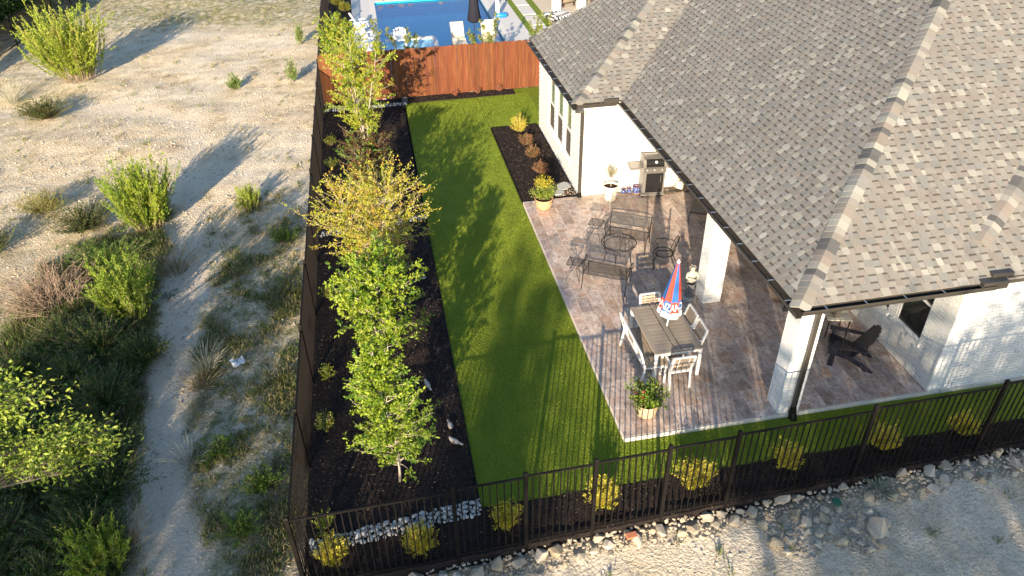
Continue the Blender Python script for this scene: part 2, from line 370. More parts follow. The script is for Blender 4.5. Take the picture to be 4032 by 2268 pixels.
# ------------------------------------------------------------------ lawn and beds
def slab(poly, z, depth=.5):
    mb = MB(); n = len(poly); v = [(x, y, z) for x, y in poly] + [(x, y, z - depth) for x, y in poly]
    mb.add(v, [tuple(range(n)), tuple(range(2*n-1, n-1, -1))] + [(k, n + k, n + (k+1) % n, (k+1) % n) for k in range(n)]); return mb
LZ, MZ = -.075, -.065
lawn = struct('lawn', slab([(-2.93, -1.03), (14, -1.03), (14, -.06), (-.02, -.06), (-.02, 9.72), (-.02, 15.42), (1.7, 15.42), (1.7, 15.6), (9, 15.6), (9, 19.15), (1.53, 19.15), (1.53, 18.68), (-2.85, 18.5), (-2.9, 9)], LZ), 'turf', 'artificial turf lawn')
def sheet(x0, x1, y0, y1, zf, st=.11, rough=.02):
    xs = np.linspace(x0, x1, max(2, int((x1-x0)/st))); ys = np.linspace(y0, y1, max(2, int((y1-y0)/st))); X, Y = np.meshgrid(xs, ys)
    Z = zf(X, Y) + rough*rng.normal(size=X.shape)*.6
    ii = np.arange(X.size).reshape(X.shape); mb = MB()
    mb.add(np.stack([X.ravel(), Y.ravel(), Z.ravel()], 1), np.stack([ii[:-1, :-1].ravel(), ii[:-1, 1:].ravel(), ii[1:, 1:].ravel(), ii[1:, :-1].ravel()], 1))
    # skirt down to the ground
    for row in (ii[0], ii[-1][::-1], ii[:, 0][::-1], ii[:, -1]):
        v = np.stack([X.ravel()[row], Y.ravel()[row], Z.ravel()[row]], 1); w_ = v.copy(); w_[:, 2] -= .55; n = len(row)
        k = np.arange(n-1); mb.add(np.concatenate([v, w_]), np.stack([k, k+n, k+n+1, k+1], 1))
    return mb
def chips(name, boxes, n, zf, big=.05, label=None):
    mb = MB(); A = np.array([(x1-x0)*(y1-y0) for x0, x1, y0, y1 in boxes]); A = A/A.sum()
    for (x0, x1, y0, y1), a in zip(boxes, A):
        m = int(n*a); P = np.stack([rng.uniform(x0, x1, m), rng.uniform(y0, y1, m)], 1); z = zf(P[:, 0], P[:, 1]) + .012
        th = rng.uniform(0, 6.28, m); D = np.stack([np.cos(th), np.sin(th), rng.normal(0, .35, m)], 1)
        g = rng.random(m)**2.2; c = np.stack([.016 + .085*g, .012 + .062*g, .011 + .05*g], 1)
        pale = rng.random(m) < .05; c[pale] = np.array([.22, .16, .11])*rng.uniform(.6, 1.2, (pale.sum(), 1))
        mb.leaves(np.stack([P[:, 0], P[:, 1], z], 1), D, rng.uniform(.5, 1.5, m)*big, rng.uniform(.2, .5, m)*big, c)
    o = mb.build(name, 'mulch_chip'); tag(o, label, None, None, 'stuff'); return o
side_z = lambda x, y: MZ - .03*sstep(-5.2, -5.9, x) + 0*y
front_z = lambda x, y: (zb(x) + .02)*(1 - sstep(0, .9, y - yf(x))) + MZ*sstep(0, .9, y - yf(x))
struct('mulch_bed', sheet(-5.93, -2.93, -1.16, 19.12, side_z), 'mulch', 'dark mulch bed along the metal side fence', True)
def fbed():
    mb = sheet(-5.93, 13, 0, 1, lambda x, y: 0*x, .11, .02)
    for v in mb.v:
        e = yf(v[:, 0]) - .03; t = v[:, 1].copy(); v[:, 1] = e + t*(-1.17 - e); v[:, 2] += front_z(v[:, 0], v[:, 1])
    return mb
struct('mulch_bed', fbed(), 'mulch', 'dark mulch bed along the metal front fence', True)
mbq = sheet(-2.925, 13, -1.165, -1.03, lambda x, y: np.minimum(front_z(x, y), LZ + .012 + .1*np.clip(-1.04 - y, 0, 1))); struct('mulch_bed', mbq, 'mulch', 'mulch edge between the front shrubs and the turf', True)
struct('mulch_bed', sheet(0.02, 1.66, 9.76, 15.38, lambda x, y: -.045 + 0*x), 'mulch', 'mulch bed below the three tall windows', True)
struct('mulch_bed', sheet(-2.7, 1.5, 18.55, 19.12, lambda x, y: -.05 + .0*x), 'mulch', 'narrow mulch bed at the foot of the wooden fence', True)
chips('mulch_chips', [(-5.9, -2.97, -1.1, 19)], 26000, side_z, .05, 'shredded dark mulch of the side bed')
chips('mulch_chips', [(-5.9, 8.5, -1.84, -1.0)], 7000, front_z, .045, 'shredded dark mulch of the front bed')
chips('mulch_chips', [(.05, 1.63, 9.8, 15.3), (-2.6, 1.45, 18.6, 19.05)], 6500, lambda x, y: -.045 + 0*x, .045, 'shredded dark mulch by the house and the wooden fence')
# dark steel edging strips
ed = thing('bed_edging', 'thin black steel edging around the mulch bed below the windows', 'edging', (0, 9.7, -.1))
for a_, b__ in (((-.005, 9.74), (-.005, 15.4)), ((-.005, 15.4), (1.66, 15.4)), ((-.005, 9.74), (1.7, 9.74))):
    MB().bar((*a_, -.09), (*b__, -.09), .012, .12).build('edging_strip', 'bronze_metal', ed, world=True)
ed = thing('bed_edging', 'thin dark edging strip between the side mulch bed and the turf', 'edging', (-2.93, 0, -.1))
MB().bar((-2.945, -1.1, -.085), (-2.86, 18.5, -.085), .014, .09).build('edging_strip', 'bronze_metal', ed, world=True)

# fine blades standing out of the turf
mb = MB()
def blades(x0, x1, y0, y1, n):
    P = np.stack([rng.uniform(x0, x1, n), rng.uniform(y0, y1, n), np.full(n, LZ)], 1)
    D = rng.normal(size=(n, 3))*.42; D[:, 2] = 1
    g = rng.random((n, 1)); c = np.array([[.145, .21, .016]])*(1-g) + np.array([[.42, .50, .06]])*g
    mb.leaves(P, D, rng.uniform(.014, .027, n), .009, c, 0, rng.normal(size=(n, 3)))
blades(-2.93, -.03, -1.03, 9, 105000); blades(-.05, 8, -.93, -.1, 22000); blades(-2.85, -.05, 9, 18.4, 45000); blades(0, 2, 15.5, 18.6, 8000)
o = mb.build('turf_blades', 'leaf'); tag(o, 'short green fibres of the artificial turf', None, None, 'stuff')

# ------------------------------------------------------------------ patio
PW, PL = 6.42, 9.66
patio = struct('patio', slab([(0, 0), (6.7, 0), (6.7, PL), (0, PL)], -.004, .4), 'grout', 'tiled back patio')
mb = MB().cbox((3.35, -.028, -.1), (6.72, .045, .2), .012); o = mb.build('edge_strip', 'concrete_edge', patio); o['label'] = 'pale concrete edge of the patio'
mb = MB().box((6.73 + 3, -.025, -.1), (6.0, .04, .2)); o = mb.build('footing', 'concrete_edge', patio)
mb = MB().box((-.006, 4.84, -.11), (.012, 9.6, .17)); o = mb.build('edge_strip', 'grout', patio)
tw, tl, gap = .305, .61, .011
tile_mesh = {}
col_i = 0; x = -.035
while x < PW:
    xa, xb = max(x, .003), min(x + tw, PW)
    y = 5.04 + (col_i % 3)*.203 - tl*20
    while y < PL:
        ya, yb = max(y, .003), min(y + tl, PL - .003)
        if yb - ya > .03 and xb - xa > .03 and not (xa > 4.6 and ya > 3.4 and False):
            key = (round(xb-xa, 3), round(yb-ya, 3))
            if key not in tile_mesh:
                tile_mesh[key] = MB().box((0, 0, -.01), (xb-xa-gap, yb-ya-gap, .02)).mesh('tile', 'patio_tile')
            u_, v_, d_ = pix(((xa+xb)/2, (ya+yb)/2, 0))
            link('tile', tile_mesh[key], patio, loc=((xa+xb)/2, (ya+yb)/2, random.uniform(-.0015, .0015)))
        y += tl
    x += tw; col_i += 1
# ------------------------------------------------------------------ the house
EZ = 3.02; PM = .6                                    # eave height, roof pitch
house = thing('house', 'white painted brick house with grey shingle hip roof and covered patio', 'house', (6.44, 5, 0))
HO = -Vector(house.location)
def hpart(mb, name, mat, parent=None, smooth=False): return mb.build(name, mat, parent or house, smooth, world=True)
BRICKS = []                                           # (centre, size along u, n, z, direction u, normal, parent wall)
BL, BH, BJ = .203, .064, .013
def wall(O, u, n, width, z0, z1, openings=(), thick=.22, name='wall'):
    """wall with rectangular openings; u along the wall, n outward; bricks stand 5 mm proud of the mortar"""
    O = np.array(O, float); u = np.array(u, float); n = np.array(n, float)
    us = sorted({0, width, *[k for o in openings for k in o[:2]]}); zs = sorted({z0, z1, *[k for o in openings for k in o[2:]]})
    mb = MB()
    for a, b_ in zip(us[:-1], us[1:]):
        for c_, d_ in zip(zs[:-1], zs[1:]):
            if any(o[0] - 1e-6 <= a and b_ <= o[1] + 1e-6 and o[2] - 1e-6 <= c_ and d_ <= o[3] + 1e-6 for o in openings): continue
            C = O + u*(a+b_)/2 - n*(thick/2 + .009); M_ = np.stack([u, n, np.array((0, 0, 1.))], 1)
            mb.box((C[0], C[1], (c_+d_)/2), (b_-a, thick, d_-c_), M=M_)
    wl = hpart(mb, name, 'white_paint')
    row = 0; z = z0
    while z < z1 - .02:
        zt_ = min(z + BH, z1); s0 = -(BL+BJ)/2*(row % 2)
        while s0 < width:
            a, b_ = max(s0, 0), min(s0 + BL, width); segs = [(a, b_)]
            for o in openings:
                if zt_ > o[2] + .005 and z < o[3] - .005:
                    ns = []
                    for p_, q_ in segs:
                        if q_ <= o[0] or p_ >= o[1]: ns.append((p_, q_)); continue
                        if p_ < o[0]: ns.append((p_, o[0]))
                        if q_ > o[1]: ns.append((o[1], q_))
                    segs = ns
            for p_, q_ in segs:
                if q_ - p_ > .03:
                    C = O + u*(p_+q_)/2; BRICKS.append((np.array((C[0], C[1], (z+zt_)/2)), q_-p_, zt_-z, u, n, wl))
            s0 += BL + BJ
        z += BH + BJ; row += 1
    return wl
XW, YW = 1.76, 9.67
wins_left = [(12.98, 14.05), (11.92, 12.95), (10.9, 11.88)]          # y ranges
wins_left = [(11.0, 11.82), (12.06, 12.90), (13.14, 13.98)]
wall((XW, YW, 0), (0, 1, 0), (-1, 0, 0), 5.75, -.3, 2.92, [(a-YW, b_-YW, .50, 2.42) for a, b_ in wins_left])
wall((XW, YW, 0), (1, 0, 0), (0, -1, 0), 4.7, -.02, 2.92)
porch_w = [(.62, 1.46, .78, 2.2), (1.70, 2.54, .78, 2.2), (4.2, 6.0, .05, 2.2)]
wall((6.44, 0, 0), (0, 1, 0), (-1, 0, 0), YW, -.02, 2.92, porch_w)
wall((6.44, 0, 0), (1, 0, 0), (0, -1, 0), 6.0, -.02, 2.92)
hpart(MB().box((6, 15.3, 1.3), (8.4, .22, 3.2)).box((12.3, 7.5, 1.3), (.2, 15, 3.2)), 'wall', 'white_paint')
# windows
def window(C, u, n, wd, z0, z1, upper, lower, rail=.5, sill=True):
    C = np.array(C, float); u = np.array(u, float); n = np.array(n, float); M_ = np.stack([u, n, np.array((0, 0, 1.))], 1)
    P = lambda a, d, z: tuple(C + u*a + n*d)[:2] + (z,)
    h = z1 - z0; zm = z0 + h*rail; fr = MB(); t = .045
    for a in (-1, 1): fr.box(P(a*(wd/2-t/2), -.05, (z0+z1)/2), (t, .05, h), M=M_)
    for z in (z0+t/2, z1-t/2): fr.box(P(0, -.05, z), (wd-2*t, .048, t), M=M_)
    fr.box(P(0, -.045, zm), (wd-2*t, .04, .04), M=M_)
    w_ = hpart(fr, 'window', 'white_paint')
    hpart(MB().box(P(0, -.065, (zm+z1)/2), (wd-2*t, .012, z1-zm-t), M=M_), 'pane', upper, w_)
    hpart(MB().box(P(0, -.058, (zm+z0)/2), (wd-2*t, .012, zm-z0-t), M=M_), 'pane', lower, w_)
    if sill:
        k = int(wd/.075) + 2
        for i in range(k):
            a = -wd/2 - .06 + (i+.5)*(wd+.12)/k
            hpart(MB().box(P(a, .012, z0-.05), ((wd+.12)/k-.007, .10, .085), M=M_), 'sill_brick', 'white_brick', w_)
for a, b_ in wins_left: window((XW, (a+b_)/2, 0), (0, 1, 0), (-1, 0, 0), b_-a, .5, 2.42, 'glass_painted_reflection', 'screen_mesh', .46)
for a, b_, c_, d_ in porch_w[:2]: window((6.44, (a+b_)/2, 0), (0, 1, 0), (-1, 0, 0), b_-a, c_, d_, 'glass_dark', 'glass_dark', .6)
window((6.44, 5.1, 0), (0, 1, 0), (-1, 0, 0), 1.8, .05, 2.2, 'glass_dark', 'glass_dark', .6, False)
# columns
def column(x0, y0, s):
    cm = MB().box((x0+s/2, y0+s/2, 1.45), (s-.012, s-.012, 2.94)); cl = hpart(cm, 'column', 'white_paint')
    z = 0.0; row = 0
    while z < 2.9:
        zt_ = min(z+BH, 2.92)
        for O, u, n in (((x0, y0), (1, 0, 0), (0, -1, 0)), ((x0+s, y0), (0, 1, 0), (1, 0, 0)), ((x0+s, y0+s), (-1, 0, 0), (0, 1, 0)), ((x0, y0+s), (0, -1, 0), (-1, 0, 0))):
            cuts = [0, s/2, s] if row % 2 else [0, s*.25, s*.75, s]
            for a, b_ in zip(cuts[:-1], cuts[1:]):
                u_ = np.array(u, float); C = np.array((*O, 0.)) + u_*((a+b_)/2); C[2] = (z+zt_)/2
                BRICKS.append((C, b_-a-BJ, zt_-z, u_, np.array(n, float), cl))
        z += BH+BJ; row += 1
    return cl
column(3.163, .0, .445); column(3.163, 3.78, .445)
# bricks: the 300 that show largest are pieces of their own, the rest one mesh
def seen(C, n, a):
    u_, v_, d_ = pix(C)
    if not (-20 < u_ < 4050 and -20 < v_ < 2290): return 0
    q = CAM - C; f = (q@n)/np.linalg.norm(q)
    if f <= 0.02: return 0
    if C[2] > 1.0 and C[0] > 3.9 and C[1] > .5 and C[1] < 9.5: return 0
    return a*f/d_**2
BRICKS.sort(key=lambda q: -seen(q[0], q[4], q[1]*q[2]))
bmesh_cache = {}; mbr = MB()
for k, (C, L, H_, u, n, par) in enumerate(BRICKS):
    M_ = np.stack([u, n, np.array((0, 0, 1.))], 1)
    if k < 300:
        key = (round(L, 3), round(H_, 3), tuple(u))
        if key not in bmesh_cache: bmesh_cache[key] = MB().box((0, 0, 0), (L, .026, H_), M=M_, taper=1).mesh('brick', 'white_brick')
        jit = n*random.uniform(-.0025, .0025)
        link('brick', bmesh_cache[key], par, loc=Vector(C + jit - n*.0075))
        o = par.children[-1]; o.location = Vector(C + jit - n*.0075)
    else: mbr.box(C - n*.0075 + n*random.uniform(-.002, .002), (L, .026, H_), M=M_)
o = hpart(mbr, 'brick_courses', 'white_brick'); o['kind'] = 'stuff'

# ------------------------------------------------------------------ roof
XE, YE = 2.72, -.46; XE2, YE2 = 1.42, 9.36; YB = 15.4
def zl(x): return EZ + PM*(x - XE)
def zfr(y): return EZ + PM*(y - YE)
A_ = 8.2
hipT = np.array((XE+A_, YE+A_, EZ+PM*A_)); k_ = 2.807
apex = np.array((XE2 + k_/PM, YE2 + k_/PM, EZ + k_))
vt = 4.0; valT = np.array((XE+.03+vt, YE2+vt, EZ+PM*vt))
PLANES = {
 'porch': ((XE, YE, EZ), (0, 1, 0), [(XE, YE, EZ), (XE, YE2, EZ), valT, (XE+A_, YE2+A_+.0, EZ+PM*A_), hipT], [(0, 4)]),
 'front': ((XE, YE, EZ), (1, 0, 0), [(XE, YE, EZ), hipT, (16, YE+A_, EZ+PM*A_), (16, YE, EZ)], [(0, 1)]),
 'wing_left': ((XE2, YE2, EZ), (0, 1, 0), [(XE2, YE2, EZ), (XE2, YB, EZ), apex], [(0, 2), (1, 2)]),
 'wing_front': ((XE2, YE2, EZ), (1, 0, 0), [(XE2, YE2, EZ), apex, (apex[0]+1.33, apex[1], apex[2]), (XE, YE2, EZ)], [(0, 1)])}
rb = MB()
for O, u, poly, _ in PLANES.values(): rb.add(np.array(poly) - np.array((0, 0, .012)), [tuple(range(len(poly)))])
rb.add([(XE2, YB, EZ), (apex[0]+3, YB, EZ), (apex[0]+3, apex[1], apex[2]), apex], [(0, 1, 2, 3)])
rb.add([apex - (0, 0, .012), (12, apex[1], apex[2]-.012), (12, 20, apex[2]-.012), (apex[0], YB, apex[2]-2.9)], [(0, 1, 2, 3)])
roof = hpart(rb, 'roof', 'shingle_far')
PAL = np.array([(.50, .48, .42), (.34, .315, .28), (.30, .295, .28), (.325, .285, .25), (.385, .36, .32), (.27, .265, .255), (.35, .305, .27), (.60, .58, .52)])
PWT_T = np.array([.13, .22, .19, .13, .2, .05, .07, .01]); PWT_G = np.array([.02, .24, .2, .26, .14, .06, .08, 0])
def clip(poly, halfs):
    for nx_, ny_, c_ in halfs:
        out = []; m = len(poly)
        for i in range(m):
            a, b_ = poly[i], poly[(i+1) % m]; da = nx_*a[0]+ny_*a[1]-c_; db = nx_*b_[0]+ny_*b_[1]-c_
            if da >= 0: out.append(a)
            if (da >= 0) != (db >= 0): t = da/(da-db); out.append((a[0]+t*(b_[0]-a[0]), a[1]+t*(b_[1]-a[1])))
        poly = out
        if len(poly) < 3: return []
    return poly
PAL = PAL*.78 + PAL.mean(0)*.22
SH = []
for nm, (O, u, poly, hips) in PLANES.items():
    O = np.array(O, float); u = np.array(u, float); P3 = np.array(poly, float)
    rise = np.array((1., 0, PM)) if u[1] else np.array((0, 1., PM)); s_ = rise/np.linalg.norm(rise); n_ = np.cross(u, s_); n_ *= np.sign(n_[2])
    Q = [((p - O)@u, (p - O)@s_) for p in P3]; cx_ = np.mean([q[0] for q in Q]); cy_ = np.mean([q[1] for q in Q]); halfs = []
    for i in range(len(Q)):
        a, b_ = Q[i], Q[(i+1) % len(Q)]; nx_, ny_ = -(b_[1]-a[1]), b_[0]-a[0]; c_ = nx_*a[0]+ny_*a[1]
        if nx_*cx_+ny_*cy_ < c_: nx_, ny_, c_ = -nx_, -ny_, -c_
        halfs.append((nx_, ny_, c_))
    EXP = .142; smax = max(q[1] for q in Q); umin = min(q[0] for q in Q); umax = max(q[0] for q in Q)
    r = 0
    while r*EXP < smax:
        s0, s1 = r*EXP, (r+1)*EXP + .012; uu = umin - random.random()*.3; tab = random.random() < .5
        while uu < umax:
            wd = random.choice((.08, .1, .12, .14, .17, .2)) if tab else random.choice((.07, .09, .11, .13, .15))
            pc = O + u*(uu+wd/2) + s_*(s0+s1)/2; a_, b_, d_ = pix(pc)
            if -250 < a_ < 4300 and -300 < b_ < 2400:
                pl = clip([(uu+.0015, s0), (uu+wd-.0015, s0), (uu+wd-.0015, s1), (uu+.0015, s1)], halfs)
                if pl:
                    c = PAL[rng.choice(8, p=PWT_T if tab else PWT_G)]*random.uniform(.92, 1.06)*np.array((.655, .66, .665))
                    SH.append((nm, O, u, s_, n_, pl, s0, tab, c, (pc, wd)))
            uu += wd; tab = not tab
        r += 1
def shingle(mb, O, u, s_, n_, pl, s0, tab, c, org=None):
    """one tab: its lower edge stands proud, its top slides under the next course; low tabs carry the dark printed band"""
    org = np.zeros(3) if org is None else org
    hb = .015 if tab else .007
    T = lambda q, h: O + u*q[0] + s_*q[1] + n_*h - org
    top = [T(q, .002 + (hb-.002)*max(0, 1-(q[1]-s0)/.15)) for q in pl]; bot = [T(q, -.008) for q in pl]; m = len(pl)
    mb.add(top + bot, [tuple(range(m))] + [(k, (k+1) % m, m+(k+1) % m, m+k)[::-1] for k in range(m)], c)
    if not tab:
        # printed shadow band at the upper end of the low tab
        ub = [q[0] for q in pl]; b0, b1 = s0+.104, s0+.143
        q = clip(list(pl), [(0, 1, b0), (0, -1, -b1)])
        if q: mb.add([T(p_, .0035 + (hb-.002)*max(0, 1-(p_[1]-s0)/.15)) for p_ in q], [tuple(range(len(q)))], c*.42)
def sscore(q):
    a_, b_, d_ = pix(q[9][0])
    if not (0 < a_ < 4032 and 0 < b_ < 2268): return 0
    v_ = CAM - q[9][0]; return q[9][1]*(v_@q[4])/np.linalg.norm(v_)/d_**2
SH.sort(key=lambda q: -sscore(q))
mr = MB()
for k, q in enumerate(SH):
    if k < 300:
        m1 = MB(); org = q[9][0]; shingle(m1, *q[1:9], org); o = m1.build('shingle', 'shingle', roof); o.location = Vector(org)
    else: shingle(mr, *q[1:9])
o = mr.build('shingle_field', 'shingle', roof); o['kind'] = 'stuff'
# hip caps
def caps(a, b_, n1, n2, wd=.18, name='hip_cap', stop=None, left=None):
    a = np.array(a, float); b_ = np.array(b_, float); L = np.linalg.norm(b_-a); d = (b_-a)/L; ex = .145; k = 0
    s1 = np.cross(d, n1); s1 /= np.linalg.norm(s1); s1 *= np.sign(-(s1@n2)) if abs(s1@n2) > .02 else 1
    s2 = np.cross(d, n2); s2 /= np.linalg.norm(s2); s2 *= np.sign(-(s2@n1)) if abs(s2@n1) > .02 else 1
    if s1[2] > 0: s1 = -s1
    if s2[2] > 0: s2 = -s2
    if left is not None: s1 = s1*np.sign(s1@left); s2 = -s2*np.sign(s2@left)
    up_ = (n1+n2)/np.linalg.norm(n1+n2)
    prev = None
    while k*ex < (stop or L):
        p0 = a + d*(k*ex - .02); p1 = a + d*((k+1)*ex + .03); h0, h1 = .034, .022
        prof = lambda p, h: [p + s1*wd + n1*(h-.016), p + s1*wd*.45 + n1*h*.95, p + up_*(h+.006), p + s2*wd*.45 + n2*h*.95, p + s2*wd + n2*(h-.016)]
        t0, t1 = prof(p0, h0), prof(p1, h1); b0 = [q - up_*.03 for q in t0]
        mid = (p0+p1)/2; v = np.array(t0 + t1 + b0) - mid
        f = [(i, i+1, 6+i, 5+i) for i in range(4)] + [(10+i, 11+i, 1+i, i) for i in range(4)]
        c = random.choice([(.50, .48, .42), (.36, .33, .30), (.33, .32, .30), (.17, .168, .165), (.17, .168, .165), (.385, .35, .30), (.36, .31, .27), (.42, .40, .35)])
        c = np.array(c)*random.uniform(.9, 1.08)*np.array((.66, .665, .67))
        u_, v_, _ = pix(mid)
        if -200 < u_ < 4250 and -250 < v_ < 2400:
            o = MB().add(v, f, c).build(name, 'shingle', roof); o.location = Vector(mid)
        k += 1
nl = np.array((-PM, 0, 1))/math.hypot(PM, 1); nf = np.array((0, -PM, 1))/math.hypot(PM, 1); nbk = np.array((0, 2.06, 1))/math.hypot(2.06, 1)
caps((XE, YE, EZ), hipT, nl, nf); caps((XE2, YE2, EZ), apex, nl, nf); caps((XE2, YB, EZ), apex, nl, nbk, .11)
# small upper roof whose hip runs down onto the front slope
p0 = np.array((6.50, .2, 3.43)); p1 = np.array((8.55, 1.62, zfr(1.62) + .05)); p0[2] = zfr(.2) + .01 
caps(p0, p1, np.array((-.32, -.42, .85)), np.array((.05, -.58, .81)), .19, left=np.array((-1., .7, 0)))
# soffits, fascia, gutters
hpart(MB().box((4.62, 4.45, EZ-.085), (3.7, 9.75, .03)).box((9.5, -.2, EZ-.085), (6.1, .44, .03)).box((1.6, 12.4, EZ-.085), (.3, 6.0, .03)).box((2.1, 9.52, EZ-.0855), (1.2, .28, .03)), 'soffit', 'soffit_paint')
hpart(MB().box((XE+.035, 4.45, EZ-.06), (.025, 9.8, .11)).box((9.2, YE+.035, EZ-.06), (12.9, .025, .11)).box((XE2+.035, 12.4, EZ-.06), (.025, 6.05, .11)).box((2.1, YE2+.035, EZ-.06), (1.25, .024, .11)), 'fascia', 'gutter_metal')
def gutter(a, b_, out, hz=0.0, hang=True):
    """open trough with a rolled front lip; out points away from the roof"""
    a = np.array((*a, EZ+hz), float); b_ = np.array((*b_, EZ+hz), float); o_ = np.array((*out, 0.))
    prof = [(-.005, -.015), (-.005, -.12), (.085, -.12), (.12, -.06), (.125, -.012), (.14, -.008), (.14, -.026), (.134, -.064), (.092, -.132), (-.012, -.132)]
    v = [p + o_*x + np.array((0, 0, z)) for p in (a, b_) for x, z in prof]; m = len(prof)
    g = hpart(MB().add(v, [(i, (i+1) % m, m+(i+1) % m, m+i) for i in range(m)] + [tuple(range(m)), tuple(range(2*m-1, m-1, -1))]), 'gutter', 'gutter_metal')
    L = np.linalg.norm(b_-a); d = (b_-a)/L
    if hang:
        k = int(L/.62)
        for i in range(k):
            p = a + d*(i+.6)*L/k; hpart(MB().bar(p + np.array((0, 0, -.014)), p + o_*.128 + np.array((0, 0, -.012)), .022, .008), 'hanger', 'steel', g)
    return g
gutter((XE-.02, YE-.14), (XE-.02, YE2+.14), (-1, 0)); gutter((XE-.0, YE-.002), (6.42, YE-.002), (0, -1)); gutter((6.3, YE+.15), (13, YE+.15), (0, -1), .05)
gutter((XE2-.02, YE2-.16), (XE2-.02, YB), (-1, 0)); gutter((XE2, YE2-.002), (XE-.16, YE2-.002), (0, -1))
hpart(MB().cbox((6.4, YE-.02, EZ-.03), (.5, .17, .16)).cbox((6.62, YE+.09, EZ+.06), (.42, .12, .12)), 'gutter_box', 'gutter_metal')
hpart(MB().cbox((XE-.32, YE2-.1, EZ+.02), (.42, .06, .13)), 'splash_guard', 'gutter_metal')
def spout(pts, name='downspout', r=.045):
    mb = MB()
    for a, b_ in zip(pts[:-1], pts[1:]): mb.bar(a, b_, .085, .065, (0, 1, 0) if abs(a[2]-b_[2]) > .3 else (0, 0, 1))
    return hpart(mb, name, 'gutter_metal')
spout([(XE2+.02, YE2-.07, EZ-.12), (XE2+.02, YE2-.07, EZ-.22), (XW-.06, YW-.055, EZ-.34), (XW-.06, YW-.055, .12)])
hpart(MB().tube([(XW-.06, YW-.055, .14), (XW-.06, YW-.055, .02), (XW-.06, YW-.06, -.06)], [.06, .07, .075], 10), 'downspout_boot', 'bronze_metal')
spout([(3.44, YE-.06, EZ-.12), (3.44, YE-.06, EZ-.26), (3.44, -.055, EZ-.46), (3.44, -.055, .14)])
hpart(MB().tube([(3.44, -.06, .2), (3.44, -.06, .06), (3.44, -.11, -.04), (3.44, -.14, -.1)], [.055, .075, .085, .08], 10).box((3.44, -.075, .19), (.06, .04, .05)), 'downspout_boot', 'bronze_metal')
hpart(MB().cbox((4.0, .06, EZ-.2), (.12, .12, .16), .03), 'porch_lamp', 'cream_ceramic')
# ------------------------------------------------------------------ metal fences
pk_mesh = {}
def picket(par, x, y, z0, z1, name='picket'):
    h = round(z1 - z0, 3)
    if h not in pk_mesh: pk_mesh[h] = MB().box((0, 0, h/2), (.019, .019, h)).mesh('picket', 'bronze_metal')
    o = link(name, pk_mesh[h], par); o.location = Vector((x, y, z0)) - Vector(par.location); return o
def post(par, x, y, z0, z1):
    mb = MB().box((0, 0, (z1-z0)/2), (.062, .062, z1-z0)).box((0, 0, z1-z0+.012), (.072, .072, .024), taper=.6)
    o = mb.build('post', 'bronze_metal', par); o.location = Vector((x, y, z0)) - Vector(par.location)
FH = 1.70
ff = thing('metal_fence', 'black metal picket fence stepping up along the front bed', 'fence', (0, -1.8, -.2))
FP = [-5.95, -3.45, -2.3, -1.15, .09, 1.28, 3.72, 6.2, 8.65, 11.1]; tops = []
for a, b_ in zip(FP[:-1], FP[1:]):
    m = (a+b_)/2; z0 = zb(m) + .03; z1 = zb(m) + FH - .02; tops.append(z1)
    for z in (z0 + .05, z1): MB().bar((a+.035, yf(a), z), (b_-.035, yf(b_), z), .028, .034).build('rail', 'bronze_metal', ff, world=True)
    k = int(round((b_-a)/.116))
    for i in range(1, k): x = a + (b_-a)*i/k; picket(ff, x, yf(x), z0 - .02, z1)
for i, x in enumerate(FP): post(ff, x, yf(x), zb(x) - .25, max(tops[max(0, i-1)], tops[min(i, len(tops)-1)]) + .06)
fs = thing('metal_fence', 'long black metal picket fence between the side bed and bare ground', 'fence', (FX, 8, -.3))
SP = [-1.88 + 2.42*i for i in range(18)]; cnt = 0; far = MB(); random.seed(3)
st = [1.33, 1.30, 1.36, 1.31, 1.30, 1.36, 1.33, 1.29, 1.32, 1.38, 1.42, 1.46, 1.5, 1.55, 1.58, 1.6, 1.6]
for (a, b_), z1 in zip(zip(SP[:-1], SP[1:]), st):
    for z in (-.18, z1): MB().bar((FX, a+.035, z), (FX, b_-.035, z), .028, .034).build('rail', 'bronze_metal', fs, world=True)
    for i in range(1, 21):
        y = a + (b_-a)*i/21
        if cnt < 300: picket(fs, FX, y, -.24, z1); cnt += 1
        else: far.box((FX, y, (z1-.24)/2), (.019, .019, z1+.24))
o = far.build('far_pickets', 'bronze_metal', fs, world=True); o['kind'] = 'stuff'
for i, y in enumerate(SP[1:]): post(fs, FX, y, -.5, max(st[i], st[min(i+1, 16)]) + .06)
f3 = thing('metal_fence', 'dark metal picket fence in front of the woods at the upper left', 'fence', (-21.5, 36, -1.1))
a = np.array((-22.8, 24.0)); b_ = np.array((-20.4, 47.0)); L = np.linalg.norm(b_-a); d = (b_-a)/L
for z in (-.85, .42):
    MB().bar((*a, z - .05), (*b_, z), .03, .035).build('rail', 'bronze_metal', f3, world=True)
for i in range(int(L/.115)):
    q = a + d*i*.115; picket(f3, q[0], q[1], -1.05, .40)
for i in range(10): q = a + d*i*2.4; post(f3, q[0], q[1], -1.4, .5)
